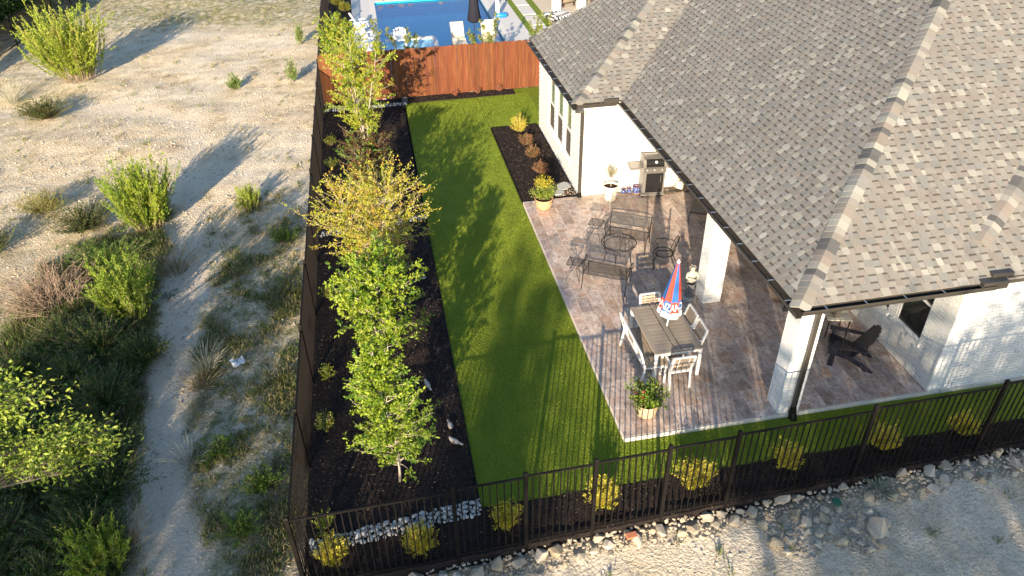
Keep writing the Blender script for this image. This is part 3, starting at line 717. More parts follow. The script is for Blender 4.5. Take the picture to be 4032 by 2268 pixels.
# ------------------------------------------------------------------ wooden fence
wf = thing('wooden_fence', 'orange stained cedar board fence closing off the back of the yard', 'fence', (0, 19.2, -.1))
pm = []
for v in range(4):
    wd, h = .138, 1.88 + .008*v; e = .022
    P = [(-wd/2, 0), (wd/2, 0), (wd/2, h-e), (wd/2-e, h), (-wd/2+e, h), (-wd/2, h-e)]; n = 6
    mb = MB().add([(x, -.008, z) for x, z in P] + [(x, .008, z) for x, z in P], [tuple(range(n)), tuple(range(2*n-1, n-1, -1))] + [(k, n+k, n+(k+1) % n, (k+1) % n)[::-1] for k in range(n)])
    pm.append(mb.mesh('board', 'cedar'))
x = -5.83
while x < 7.2:
    o = link('board', random.choice(pm), wf); o.location = Vector((x, 19.2 + random.uniform(-.004, .004), -.07 + random.uniform(-.008, .008))) - Vector(wf.location); o.rotation_euler = (0, random.uniform(-.004, .004), random.uniform(-.02, .02)); x += .1415
for z in (.2, .95, 1.6): MB().box((.7, 19.235, z), (13.1, .04, .085)).build('rail', 'cedar', wf, world=True)
for i in range(6): MB().box((-5.6 + 2.44*i, 19.30, .8), (.09, .09, 1.9)).build('post', 'cedar', wf, world=True)
# ------------------------------------------------------------------ stones
def hull(n, flat=.7, seed=0, sm=0):
    r = np.random.default_rng(seed); bm = bmesh.new()
    for _ in range(n):
        q = r.normal(size=3); q /= np.linalg.norm(q); q *= r.uniform(.85, 1.0) if not sm else 1.0
        bm.verts.new((q[0]*r.uniform(.9, 1.05), q[1]*.82, q[2]*flat))
    bmesh.ops.convex_hull(bm, input=list(bm.verts))
    for v in [v for v in bm.verts if not v.link_faces]: bm.verts.remove(v)
    bmesh.ops.recalc_face_normals(bm, faces=list(bm.faces)); bm.verts.index_update()
    v = np.array([q.co[:] for q in bm.verts]); f = np.array([[k.index for k in p.verts] for p in bm.faces]); bm.free(); return v, f
ROCK = [hull(15, .62, s) for s in range(8)]; ROUND = [hull(26, .62, 50+s, 1) for s in range(6)]; PEB = [hull(8, .6, 90+s) for s in range(6)]
def meshes(src, nm, mat, smooth):
    out = []
    for v, f in src: out.append(MB().add(v, f).mesh(nm, mat, smooth))
    return out
ROCKM = meshes(ROCK, 'rock', 'limestone', False); RIVM = meshes(ROUND, 'stone', 'river_stone', True)
def put(me, name, par, P, s, rz, tilt=.3):
    o = link(name, me, par); o.location = Vector(P) - Vector(par.location); o.scale = (s, s*random.uniform(.75, 1.05), s*random.uniform(.7, 1.0)); o.rotation_euler = (random.uniform(-tilt, tilt), random.uniform(-tilt, tilt), rz); return o
def pack(region, n, rmin, rmax, tries=6000, seed=1, power=1.5):
    """non-overlapping discs inside region(x, y) -> list of (x, y, r)"""
    r = random.Random(seed); out = []; (x0, x1, y0, y1), ok = region
    for t in range(tries):
        if len(out) >= n: break
        rad = rmin + (rmax-rmin)*(r.random()**power)*(1 - t/tries*.8); x, y = r.uniform(x0, x1), r.uniform(y0, y1)
        if not ok(x, y): continue
        if all((x-a)**2 + (y-b_)**2 > ((rad+c)*.80)**2 for a, b_, c in out): out.append((x, y, rad))
    return out
random.seed(5)
def strip(label, x0, x1, ya, yb, n, rmax, seed):
    t = thing('stone_border', label, 'stone border', ((x0+x1)/2, (ya(x0)+yb(x0))/2, MZ))
    for x, y, r in pack(((x0, x1, min(ya(x0), ya(x1)), max(yb(x0), yb(x1))), lambda x, y: ya(x) < y < yb(x)), n, .032, rmax, 9000, seed):
        put(random.choice(RIVM), 'stone', t, (x, y, MZ + .3*r + .01), r*1.12, random.uniform(0, 6.3))
    for x, y, r in pack(((x0, x1, min(ya(x0), ya(x1)), max(yb(x0), yb(x1))), lambda x, y: ya(x)+.05 < y < yb(x)-.05), int(n*.35), .03, rmax*.8, 4000, seed+9):
        put(random.choice(RIVM), 'stone', t, (x, y, MZ + .06 + .3*r), r, random.uniform(0, 6.3))
strip('row of pale river stones across the side bed at the front corner', -5.85, -2.95, lambda x: -1.44 + .09*(x+5.8), lambda x: -1.17 + .11*(x+5.8), 150, .075, 1)
strip('row of pale river stones crossing the side bed under the yellow tree', -5.85, -2.86, lambda x: 8.98 + .13*(x+5.8), lambda x: 9.2 + .13*(x+5.8), 110, .07, 2)
strip('row of white stones crossing the side bed before the wooden fence', -5.85, -2.8, lambda x: 18.30, lambda x: 18.5, 90, .07, 3)
# limestone rubble edge outside the front fence
rub = thing('rubble_edge', 'edge of rough limestone rocks below the front fence', 'rock edge', (1, -2.1, -.35))
def okr(x, y):
    e = yf(x) - .05; wdt = .34 + .07*math.sin(3*x) + .05*math.sin(7.3*x + 1)
    if x < -1.0: wdt = .34 + .08*math.sin(2*x)
    if x > 2.0: wdt += .10
    if e - wdt < y < e: return True
    return y < e and ((x - 2.35)/.55)**2 + ((y + 2.35)/.6)**2 < 1 or y < e and ((x-3.35)/.62)**2 + ((y+2.45)/.62)**2 < 1
L1 = pack(((-4.2, 7.6, -3.0, -1.5), okr), 75, .09, .17, 4000, 4, 1.2)
L2 = []
for q in pack(((-4.2, 7.6, -3.1, -1.5), okr), 1500, .028, .075, 45000, 8, 1.3):
    if all((q[0]-a)**2 + (q[1]-b_)**2 > (q[2]*.7 + c*.8)**2 for a, b_, c in L1): L2.append(q)
allr = sorted(L1 + L2, key=lambda q: -q[2]); rest = MB()
for k, (x, y, r) in enumerate(allr):
    z = float(zt(x, y)) + .25*r + .16*max(0, 1 - (yf(x) - y)/.35)
    if k < 300: put(random.choice(ROCKM), 'rock', rub, (x, y, z), r*1.15, random.uniform(0, 6.3), .4)
    else:
        v, f = random.choice(ROCK); rest.add(rotz(v*r*1.15, random.uniform(0, 6.3)) + np.array((x, y, z)), f)
r5 = random.Random(77); nn = 0
while nn < 900:
    x, y = r5.uniform(-4.2, 7.6), r5.uniform(-3.0, -1.6)
    if not okr(x, y): continue
    nn += 1; r = r5.uniform(.018, .05); v, f = ROCK[nn % 8]; rest.add(rotz(v*r, r5.uniform(0, 6.3)) + np.array((x, y, float(zt(x, y)) + .3*r + .13*max(0, 1 - (yf(x) - y)/.35))), f)
for x, y, r in ((3.72, -2.72, .30), (3.45, -2.95, .15), (3.28, -2.86, .11), (2.5, -2.1, .17), (2.95, -2.28, .16), (2.7, -2.52, .13), (6.9, -1.98, .2)):
    put(ROCKM[int(x*10) % 8], 'rock', rub, (x, y, float(zt(x, y)) + .3*r), r, x*3, .2)
o = rest.build('small_rocks', 'limestone', rub, world=True); o['kind'] = 'stuff'
# loose stones and pebbles on the bare ground
def scatter(name, n, xr, yr, smin, smax, label, keep, pal):
    mb = MB(); X = rng.uniform(*xr, n); Y = rng.uniform(*yr, n); kk = keep(X, Y) > rng.random(n); X, Y = X[kk], Y[kk]; Z = zt(X, Y); S = smin + (smax-smin)*rng.random(len(X))**3; A = rng.uniform(0, 6.28, len(X)); which = rng.integers(0, 6, len(X))
    for w_ in range(6):
        m = which == w_; v, f = PEB[w_]
        c, s_ = np.cos(A[m])[:, None], np.sin(A[m])[:, None]
        P = np.stack([v[:, 0]*c - v[:, 1]*s_, v[:, 0]*s_ + v[:, 1]*c, np.broadcast_to(v[:, 2], (m.sum(), len(v)))], 2)*S[m][:, None, None] + np.stack([X[m], Y[m], Z[m] + S[m]*.25], 1)[:, None, :]
        F = (f[None] + (np.arange(m.sum())*len(v))[:, None, None]).reshape(-1, 3)
        g = rng.random((m.sum(), 1)); col = np.repeat(np.array(pal[0])*(1-g) + np.array(pal[1])*g, len(f), 0)
        mb.add(P.reshape(-1, 3), F, col)
    o = mb.build(name, 'pebble'); tag(o, label, None, None, 'stuff'); return o
stony = lambda X, Y: np.clip(.25 + 1.0*np.exp(-((X + 13.2)/3.2)**2 - ((Y - 17.5)/2.6)**2) + .9*np.exp(-((X+9.4)/.9)**2)*sstep(2.5, 5, Y)*sstep(14, 10, Y) + .5*np.exp(-((X+7.3)/.9)**2)*sstep(8, 4, Y), 0, 1)*sstep(-6.1, -6.3, X)
scatter('loose_stones', 42000, (-22, -6.1), (-3, 30), .010, .06, 'loose limestone gravel on the bare ground', stony, ((.36, .29, .21), (.60, .53, .42)))
scatter('loose_stones', 4200, (-5, 8.5), (-4.6, -2.0), .008, .035, 'loose limestone gravel outside the front fence', lambda X, Y: .9*(Y < yf(X) - .3), ((.38, .34, .29), (.62, .57, .50)))
# single things among the rocks
t = tag(MB().cbox((0, 0, 0), (.2, .11, .06), .008).build('brick', 'red_brick'), 'loose red brick lying on the rocks below the fence', 'brick'); t.location = (-.5, -2.02, float(zt(-.5, -2.02)) + .16); t.rotation_euler = (.15, .1, .15)
t = tag(MB().lathe([(.0, 0), (.085, 0), (.085, .02), (.075, .03), (0, .032)], 10).build('valve_cover', 'green_plastic'), 'round dark green plastic lid lying among the limestone rocks', 'cover'); t.location = (3.25, -2.1, float(zt(3.25, -2.1)) + .17); t.rotation_euler = (.3, .1, 0)
# stepping stones below the downspout
sp_ = thing('splash_pad', 'two grey flagstones set in pebbles beside the downspout', 'flagstones', (1.3, 10.2, -.04))
for x, y, rx_, rz in ((1.12, 10.05, .22, .3), (1.42, 10.42, .26, 1.0)):
    P = [(rx_*(1 + .12*math.sin(5*k + x*9))*math.cos(k*math.pi/4 + .3), .75*rx_*(1+.1*math.cos(3*k))*math.sin(k*math.pi/4 + .3)) for k in range(8)]
    o = MB().add([(a, b_, .035) for a, b_ in P] + [(a, b_, 0) for a, b_ in P], [tuple(range(8))] + [(k, 8+k, 8+(k+1) % 8, (k+1) % 8) for k in range(8)]).build('flagstone', 'flagstone', sp_); o.location = Vector((x, y, -.035)) - Vector(sp_.location); o.rotation_euler = (0, 0, rz)
mb = MB()
for x, y, r in pack(((.85, 1.68, 9.83, 10.7), lambda x, y: x + y*.0 > .8 + abs(y-10.25)*.3), 260, .014, .028, 5000, 12):
    v, f = random.choice(PEB); c = random.choice([(.55, .45, .36), (.42, .36, .31), (.62, .57, .5), (.45, .28, .2)]); mb.add(rotz(v*r, random.uniform(0, 6)) + np.array((x, y, -.03)), f, c)
o = mb.build('pebbles', 'pebble', sp_, world=True); o['kind'] = 'stuff'
# ------------------------------------------------------------------ plants
def pal(n, a, b_, dark=.25, seed=None):
    g = rng.random((n, 1)); c = np.array([a])*(1-g) + np.array([b_])*g; return c*(1 - dark*rng.random((n, 1)))
def curve(p, d, L, n=5, bend=(0, 0, 0), jit=.08):
    pts = [np.array(p, float)]; d = np.array(d, float); d /= np.linalg.norm(d)
    for i in range(n):
        d = d + np.array(bend)/n + rng.normal(size=3)*jit; d /= np.linalg.norm(d); pts.append(pts[-1] + d*L/n)
    return np.array(pts)
def along(pts, t):
    k = np.clip(t*(len(pts)-1), 0, len(pts)-1.001); i = k.astype(int); f = (k-i)[:, None]; return pts[i]*(1-f) + pts[i+1]*f, pts[i+1] - pts[i]
def tree(name, label, base, h, rad, cols, stems=4, twigs=150, lpt=16, ls=.075, bark='bark_pale', clear=.25, spread=.35, sr=.02, profile=None, cat='tree', group=None, mat='leaf', lean=(0, 0), reach=1.0, trunkless=False):
    """several stems, twigs leaving them outward, leaves set along each twig"""
    t = thing(name, label, cat, base, 0, group)
    wood = MB(); lf = MB(); S = []
    for i in range(stems):
        a = 6.28*i/stems + rng.uniform(-.4, .4); d = (math.cos(a)*spread + lean[0], math.sin(a)*spread + lean[1], 1) if stems > 1 else (lean[0], lean[1], 1)
        p = (math.cos(a)*.03*(stems > 1), math.sin(a)*.03*(stems > 1), -.05); pts = curve(p, d, h*rng.uniform(.82, 1.0), 8, (0, 0, .15), .07); S.append(pts)
        wood.tube(pts, np.linspace(sr, sr*.25, 9), 6)
    prof = profile or (lambda q: math.sin(math.pi*min(1, .12 + q*.95))**.7)
    for k in range(twigs):
        pts = S[rng.integers(len(S))]; q = clear + (1-clear)*rng.random()**.85
        b0, d0 = along(pts, np.array([min(q*.98, .98)])); a = rng.uniform(0, 6.28); R = rad*prof((q-clear)/(1-clear))*rng.uniform(.35, 1.3)*reach
        off = b0[0][:2]; R = max(.12, R - .4*np.linalg.norm(off))
        tw = curve(b0[0], (math.cos(a), math.sin(a), rng.uniform(.3, 1.15)), R, 5, (0, 0, rng.uniform(-.25, .35)), .14)
        wood.tube(tw, np.linspace(sr*.28, sr*.08, 6), 4, cap=False)
        m = lpt; P, D = along(tw, rng.uniform(.22, 1, m)**.8); D = D/(np.linalg.norm(D, axis=1)[:, None]+1e-9)*.6 + rng.normal(size=(m, 3))*.55; D[:, 2] -= .05
        c = pal(m, *cols[rng.integers(len(cols))]); lf.leaves(P + rng.normal(size=(m, 3))*.02, D, rng.uniform(.7, 1.25, m)*ls, rng.uniform(.4, .6, m)*ls, c)
        # short side shoots
        for _ in range(2):
            P2, D2 = along(tw, np.array([rng.uniform(.4, .95)])); sh = curve(P2[0], D2[0]/(np.linalg.norm(D2[0])+1e-9) + rng.normal(size=3)*.7, R*.3, 3); m2 = max(3, lpt//2)
            P, D = along(sh, rng.uniform(.1, 1, m2)); D = D/(np.linalg.norm(D, axis=1)[:, None]+1e-9)*.6 + rng.normal(size=(m2, 3))*.6
            lf.leaves(P, D, rng.uniform(.7, 1.2, m2)*ls, rng.uniform(.4, .6, m2)*ls, pal(m2, *cols[rng.integers(len(cols))]))
    wood.build('trunk', bark, t, True); lf.build('crown', mat, t); return t
G1 = ((.19, .29, .02), (.36, .45, .04)); G2 = ((.09, .19, .018), (.18, .30, .03)); GY = ((.40, .38, .04), (.60, .50, .06)); GO = ((.50, .33, .06), (.58, .42, .07)); YL = ((.34, .38, .04), (.52, .50, .05))
RD = ((.13, .035, .03), (.20, .09, .04)); BR = ((.16, .09, .04), (.10, .11, .03))
cone = lambda q: (.95 - .8*q)**.9*min(1, .45 + 3*q)
vase = lambda q: .45 + .75*math.sin(math.pi*min(1, .15 + .75*q))
tree('young_tree', 'young bright green tree nearest the front fence corner', (-4.3, -.15, MZ), 3.75, 1.12, [G1, G1, G2, ((.24, .36, .03), (.38, .48, .05))], 1, 250, 26, .07, 'bark_pale', .12, 0, .03, lambda q: (.95 - .6*q)*min(1, .55 + 2*q))
tree('young_tree', 'dark green broad-leaved young tree second from the front', (-4.38, 3.2, MZ), 3.0, .85, [G1, G2, G1, ((.28, .38, .04), (.42, .48, .05))], 4, 230, 24, .092, 'bark_pale', .15, .14, .022, vase)
tree('young_tree', 'yellow leaved spreading young tree over the middle stone row', (-4.35, 6.5, MZ), 2.85, 1.22, [GY, YL, GO, YL], 5, 340, 28, .058, 'bark_pale', .25, .24, .022, vase)
tree('young_tree', 'small dark reddish young tree behind the yellow one', (-4.45, 10.5, MZ), 2.35, .7, [RD, BR, G2, BR], 4, 320, 26, .062, 'bark_pale', .15, .16, .016, vase)
tree('young_tree', 'tall green and yellow young tree nearest the wooden fence', (-4.45, 14.6, MZ), 3.9, .92, [G1, YL, YL, G1], 4, 270, 24, .08, 'bark_pale', .2, .10, .022, vase)
tree('young_tree', 'green young tree just behind the wooden fence at its left end', (-4.85, 20.6, -.1), 3.0, .75, [G2, G1, YL], 3, 240, 18, .085, 'bark_pale', .3, .15, .02, vase)
tree('rose_shrub', 'thin red-leaved shrub below the tall tree by the wooden fence', (-3.75, 13.1, MZ), .9, .42, [RD, ((.30, .04, .05), (.40, .08, .08)), G2], 4, 40, 10, .05, 'bark', .3, .3, .008, vase, 'shrub')
def spray(name, label, base, h, r, cols, n=90, lp=26, ls=.03, lw=.5, cat='shrub', group=None, mat='leaf', up_=.6, woodc='dry_stem', start=.25, droop=.0, flat=1.0, jitter=.5):
    """rounded shrub of sprays running outward from the root"""
    t = thing(name, label, cat, base, 0, group); wd = MB(); lf = MB()
    for k in range(n):
        a = rng.uniform(0, 6.28); e = rng.random()**.6; d = np.array((math.cos(a)*e*r, math.sin(a)*e*r*flat, h*(up_ + (1-up_)*rng.random())*(1 - .45*e*e))); L = np.linalg.norm(d)
        pts = curve((0, 0, 0), d, L*rng.uniform(.85, 1.08), 5, (0, 0, .25 - droop), .07); wd.tube(pts, np.linspace(.006, .002, 6), 3, cap=False)
        P, D = along(pts, start + (1-start)*rng.random(lp)); D = D/(np.linalg.norm(D, axis=1)[:, None]+1e-9) + rng.normal(size=(lp, 3))*jitter
        lf.leaves(P + rng.normal(size=(lp, 3))*ls*.4, D, rng.uniform(.6, 1.3, lp)*ls, lw*ls*rng.uniform(.7, 1.2, lp), pal(lp, *cols[rng.integers(len(cols))]))
    wd.build('stems', woodc, t); lf.build('foliage', mat, t); return t
YEL = ((.58, .49, .04), (.76, .66, .07)); YEG = ((.42, .43, .04), (.58, .55, .06))
labs = ['golden evergreen shrub in the corner of the two metal fences', 'golden shrub in front of the river stones inside the front fence', 'golden shrub at the turf corner inside the front fence', 'sunlit golden shrub left of the tallest patio shadow bars, fourth from the fence corner', 'brightest golden shrub, fifth from the fence corner', 'golden shrub below the near patio column', 'golden shrub in the shaded front bed, third from the right', 'rightmost golden shrub along the front fence']
labs[3] = 'sunlit golden shrub at a fence post, fourth from the fence corner'; labs[6] = 'golden shrub in the shaded front bed, second from the right'
for (x, y), l in zip([(-5.5, -1.52), (-4.05, -1.6), (-2.54, -1.42), (-.84, -1.38), (.91, -1.3), (2.69, -1.22), (4.66, -1.2), (6.35, -1.15)], labs):
    s_ = random.uniform(.86, 1.22); z = float(front_z(np.array(x), np.array(y)))
    spray('golden_shrub', l, (x, y, z), random.uniform(.54, .66)*s_, .35*s_, [YEL, YEL, YEG], random.randint(100, 150), 32, .036, .55, 'shrub', 'golden shrubs along the front fence', 'leaf_conifer', .55)
spray('golden_shrub', 'bright yellow conical shrub at the far end of the bed below the windows', (.9, 14.85, -.05), .72, .36, [YEL, YEL], 110, 30, .036, .5, 'shrub', None, 'leaf_conifer', .5)
RB = ((.20, .085, .045), (.30, .15, .06)); RB2 = ((.22, .15, .04), (.14, .12, .03))
for (x, y), l, h in zip([(.93, 13.72), (.92, 12.7), (.93, 11.5)], ['reddish dwarf shrub next to the yellow conical one', 'middle of the three reddish dwarf shrubs below the windows', 'reddish dwarf shrub nearest the patio'], (.46, .46, .42)):
    spray('dwarf_shrub', l, (x, y, -.05), h, .32, [RB, RB, RB2], 75, 22, .04, .6, 'shrub', 'reddish dwarf shrubs below the windows', 'leaf', .5)
for (x, y), l in zip([(-.85, 18.85), (.05, 18.9), (.95, 18.95)], ['small brownish plant at the left of the wooden fence bed', 'small red plant in the middle of the wooden fence bed', 'small bright red plant at the right end of the wooden fence bed']):
    spray('red_plant', l, (x, y, -.05), .3, .2, [((.38, .05, .04), (.5, .12, .06)), RB], 30, 14, .04, .5, 'plant', 'small red plants at the wooden fence')
# climbers along the side fence
for i, (y, h, l) in enumerate([(-.95, .55, 'small green plant in the fence corner behind the river stones'), (1.45, .5, 'small plant at the side fence beside the nearest tree'), (3.0, .45, 'small leafy plant at the side fence, second from the front'), (6.0, .5, 'small pale green plant at the side fence beside the pink flower'), (11.9, .4, 'small green plant at the side fence near the red tree'), (13.4, .4, 'little green plant at the side fence, fourth from the back'), (15.2, .45, 'green plant at the side fence below the tall tree')]):
    spray('young_shrub', l, (-5.62, y, MZ - .03), h, .26, [YL, G1], 22, 15, .05, .5, 'shrub', 'small plants along the side fence')
t = thing('pink_rose', 'single pink rose bloom beside the side fence', 'flower', (-5.2, 5.55, MZ)); MB().tube([(0, 0, 0), (.02, 0, .25), (0, 0, .42)], .005, 5).build('stem', 'dry_stem', t)
mb = MB()
for k in range(16): a = k*2.4; mb.leaves([(0, 0, .42)], np.array([[math.cos(a), math.sin(a), .4 + .1*k]]), .06, .05, (.70, .42, .42))
mb.build('bloom', 'leaf', t)
# ------------------------------------------------------------------ wild growth on the bare ground
def gz(x, y): return float(zt(x, y))
def broom(label, x, y, h, r, stems, cols, lean=0, lp=70, name='broom_bush', ls=.06):
    t = thing(name, label, 'bush', (x, y, gz(x, y) - .03)); wd = MB(); lf = MB()
    for k in range(stems):
        a = rng.uniform(0, 6.28); e = rng.random()**.7; L = h*rng.uniform(.65, 1.05)
        pts = curve((math.cos(a)*e*r*.32 + rng.normal()*.04, math.sin(a)*e*r*.32 + rng.normal()*.04, 0), (math.cos(a)*e*r/h*.85 + lean, math.sin(a)*e*r/h*.85, 1), L*(1 - .3*e*rng.random()), 7, (0, 0, .2), .06)
        wd.tube(pts, np.linspace(.009, .002, 8), 3, cap=False)
        col = cols[rng.integers(len(cols))]
        for s_ in range(4):      # feathery side plumes
            P2, D2 = along(pts, np.array([rng.uniform(.15, .9)])); d = D2[0]/np.linalg.norm(D2[0]) + rng.normal(size=3)*.28; pl = curve(P2[0], d, L*rng.uniform(.16, .34), 4, (0, 0, .2), .05)
            m = lp//4; P, D = along(pl, rng.random(m)); D = D/(np.linalg.norm(D, axis=1)[:, None]+1e-9) + rng.normal(size=(m, 3))*.35
            lf.leaves(P + rng.normal(size=(m, 3))*.012, D, rng.uniform(.6, 1.3, m)*ls, .34*ls, pal(m, *col))
        m = lp; P, D = along(pts, .14 + .86*rng.random(m)**.8); D = D/(np.linalg.norm(D, axis=1)[:, None]+1e-9) + rng.normal(size=(m, 3))*.32
        lf.leaves(P + rng.normal(size=(m, 3))*.012, D, rng.uniform(.6, 1.3, m)*ls, .34*ls, pal(m, *col))
    wd.build('stems', 'dry_stem', t); lf.build('foliage', 'leaf', t); return t
BG = ((.27, .36, .035), (.44, .52, .06)); BG2 = ((.16, .27, .03), (.28, .39, .045)); BG3 = ((.38, .40, .07), (.52, .50, .12))
broom('tall feathery yellow-green bush at the upper left', -17.0, 26.9, 3.2, 2.3, 150, [BG, BG, BG3], -.04, 100, ls=.11)
broom('rounded lime green bush left of the trail', -10.95, 11.35, 2.15, 1.15, 150, [BG, BG, BG2], 0, 95, ls=.075)
broom('darker green feathery bush at the trail bend', -10.35, 6.7, 1.75, 1.0, 85, [BG2, BG2, BG], -.12, 85, ls=.07)
broom('small bright green bush right of the trail', -8.1, 11.75, .85, .42, 42, [BG, BG], 0, 50, ls=.055)
broom('yellow green bush at the bottom edge left of the trail', -9.35, -.75, 1.0, .7, 60, [BG2, BG], 0, 60, ls=.055)
spray('low_bush', 'dark green rounded mound of a bush at the left edge', (-17.0, 22.0, gz(-17, 22)), .75, 1.25, [((.07, .09, .02), (.13, .15, .03))], 240, 40, .06, .4, 'bush', None, 'leaf', .7)
spray('low_bush', 'shaded dark bush left of the lime green bush', (-12.9, 11.9, gz(-12.9, 11.9)), .8, 1.3, [((.05, .08, .02), (.10, .13, .03))], 200, 36, .06, .4, 'bush', None, 'leaf', .6)
spray('low_bush', 'yellowish low bush in the sun left of the trail', (-14.5, 13.4, gz(-14.5, 13.4)), .75, .95, [((.22, .24, .05), (.32, .30, .07))], 150, 34, .055, .35, 'bush', None, 'leaf', .6)
spray('low_bush', 'fresh green low growth at the foot of the lime green bush', (-11.6, 9.5, gz(-11.6, 9.5)), .65, 1.35, [((.08, .18, .02), (.16, .28, .03))], 220, 34, .06, .3, 'bush', None, 'leaf', .6, flat=.6)
spray('low_bush', 'dark green bush at the left edge in the shade', (-15.3, 11.3, gz(-15.3, 11.3)), .9, 1.0, [((.06, .10, .02), (.12, .16, .03))], 150, 34, .06, .4, 'bush', None, 'leaf', .6)
for x, y, r, l in [(-11.3, 4.6, .8, 'green undergrowth below the shaded left tree'), (-10.6, 2.7, .9, 'shaded green undergrowth on the left bank of the trail'), (-10.0, .9, .8, 'dark undergrowth at the lower left beside the trail'), (-11.4, .2, 1.0, 'dark shrub in the lower left corner'), (-10.3, -.9, .8, 'dark shrub at the bottom edge left of the broom bush')]:
    spray('scrub_bush', l, (x, y, gz(x, y)), .6, r, [((.05, .11, .015), (.12, .20, .03)), ((.08, .13, .03), (.15, .19, .05))], 170, 28, .055, .4, 'bush', None, 'leaf', .5)
random.seed(21)
for k, (x, y) in enumerate([(-12.3, 3.4), (-12.6, 1.6), (-11.0, 1.6), (-10.4, 3.6), (-9.9, 2.0), (-11.9, -1.0), (-10.9, -1.6), (-9.75, -.1), (-12.4, 5.2), (-10.9, 5.6), (-12.2, .3), (-10.2, .1)]):
    spray('scrub_bush', ['grassy dark scrub at the left edge level with the silvery tuft', 'leafy dark scrub at the left edge below the tree', 'dark scrub under the left tree crown', 'green scrub on the bank beside the rosette', 'low dark scrub at the trail side in the shade', 'dark scrub at the bottom left corner', 'leafy scrub on the bottom edge at the far left', 'low green scrub beside the dry bending grass', 'shaded scrub below the dead twiggy bush', 'shaded green scrub below the trail bend bush', 'dense scrub at the left edge near the bottom', 'dense low scrub near the bottom, left of the trail'][k], (x, y, gz(x, y)), random.uniform(.5, .85), random.uniform(.8, 1.15), [((.04, .09, .012), (.09, .16, .025)), ((.06, .11, .025), (.12, .17, .04))], 190, 30, .06, .4, 'bush', None, 'leaf', .45)
for k, (x, y) in enumerate([(-9.8, 4.9), (-11.6, 2.6), (-9.7, 1.1), (-11.3, -.6), (-12.9, 2.5), (-11.8, 6.2)]):
    spray('scrub_bush', ['grassy scrub on the left trail bank just below the bend', 'tangled scrub under the middle of the lime tree', 'low tangled scrub where the lower trail is narrowest', 'tangled scrub at the bottom left below the lime tree', 'tangled scrub at the left edge behind the lime tree', 'scrub between the dead bush and the lime tree'][k], (x, y, gz(x, y)), random.uniform(.55, .9), random.uniform(.75, 1.1), [((.04, .09, .012), (.09, .16, .025)), ((.07, .12, .025), (.13, .18, .04))], 200, 30, .06, .35, 'bush', None, 'leaf', .45)
# dead twiggy bush
t = thing('dry_bush', 'dead brown twiggy bush with dry seed heads', 'bush', (-12.6, 7.9, gz(-12.6, 7.9) - .02)); wd = MB(); lf = MB()
for k in range(150):
    a = rng.uniform(0, 6.28); e = rng.random()**.5; pts = curve((rng.normal()*.25, rng.normal()*.25, 0), (math.cos(a)*e*1.5 - .3, math.sin(a)*e*1.2, 1), rng.uniform(.9, 1.75), 6, (0, 0, -.1), .12)
    wd.tube(pts, np.linspace(.009, .003, 7), 3, cap=False)
    for _ in range(3):
        P2, D2 = along(pts, np.array([rng.uniform(.4, .95)])); wd.tube(curve(P2[0], D2[0]/np.linalg.norm(D2[0]) + rng.normal(size=3)*.5, .3, 3), [.004, .003, .003, .002], 3, cap=False)
    P, D = along(pts, rng.uniform(.6, 1, 9)); lf.leaves(P + rng.normal(size=(9, 3))*.05, rng.normal(size=(9, 3)), .04, .03, pal(9, (.22, .12, .08), (.42, .34, .28)))
wd.build('stems', 'dry_stem', t); lf.build('seed_heads', 'leaf_dry', t)
def tuft(name, label, x, y, h, r, n, cols, z=None, wd_=.012, cat='grass tuft', group=None):
    t = MB(); a = rng.uniform(0, 6.28, n); e = rng.random(n)**.6; P = np.stack([np.cos(a)*e*r*.35, np.sin(a)*e*r*.35, np.zeros(n)], 1); D = np.stack([np.cos(a)*e*r, np.sin(a)*e*r, h*rng.uniform(.6, 1, n)], 1); L = np.linalg.norm(D, axis=1); c = pal(n, *cols)
    Dn = D/L[:, None]; t.leaves(P, Dn, L*.55, wd_, c, 0, rng.normal(size=(n, 3))); D2 = Dn + np.stack([np.cos(a)*e, np.sin(a)*e, -.35*np.ones(n)], 1)*.5; t.leaves(P + Dn*L[:, None]*.42, D2, L*.6, wd_*.9, c, 0, rng.normal(size=(n, 3)))
    o = t.build(name, 'leaf_dry'); tag(o, label, cat, group); o.location = (x, y, gz(x, y) - .01 if z is None else z); return o
ST = ((.50, .47, .33), (.62, .58, .44)); AG = ((.12, .17, .12), (.20, .25, .18)); DG = ((.36, .25, .13), (.48, .36, .2))
tuft('grass_tuft', 'pale silvery grass tuft right of the trail', -8.35, 4.2, .8, .45, 130, ST)
tuft('grass_tuft', 'silvery grass tuft beside the narrow lower trail', -8.3, 1.45, .7, .42, 110, ((.36, .37, .30), (.5, .5, .42)))
tuft('grass_tuft', 'dry tall grass at the left edge above the mound', -19.2, 24.7, 1.1, .6, 150, ST)
tuft('grass_tuft', 'brown dry grass below the silvery tuft', -8.4, 3.7, .45, .4, 120, DG)
tuft('grass_tuft', 'long brown grass left of the trail bend', -9.75, 8.6, .85, .6, 220, ((.22, .17, .09), (.34, .28, .16)))
tuft('grass_tuft', 'dry grass bending over the trail at the bottom', -9.05, -.25, .7, .5, 80, DG)
for x, y, l in ((-9.75, 7.5, 'grey-green spiky rosette by the trail bend'), (-10.0, 4.1, 'blue-green spiky rosette in the shade left of the trail'), (4.15, -1.98, 'grey-green spiky plant at the foot of the front fence')):
    tuft('agave', l, x, y, .22, .26, 34, AG, None if x < 0 else gz(x, y) + .1, .03, 'plant')
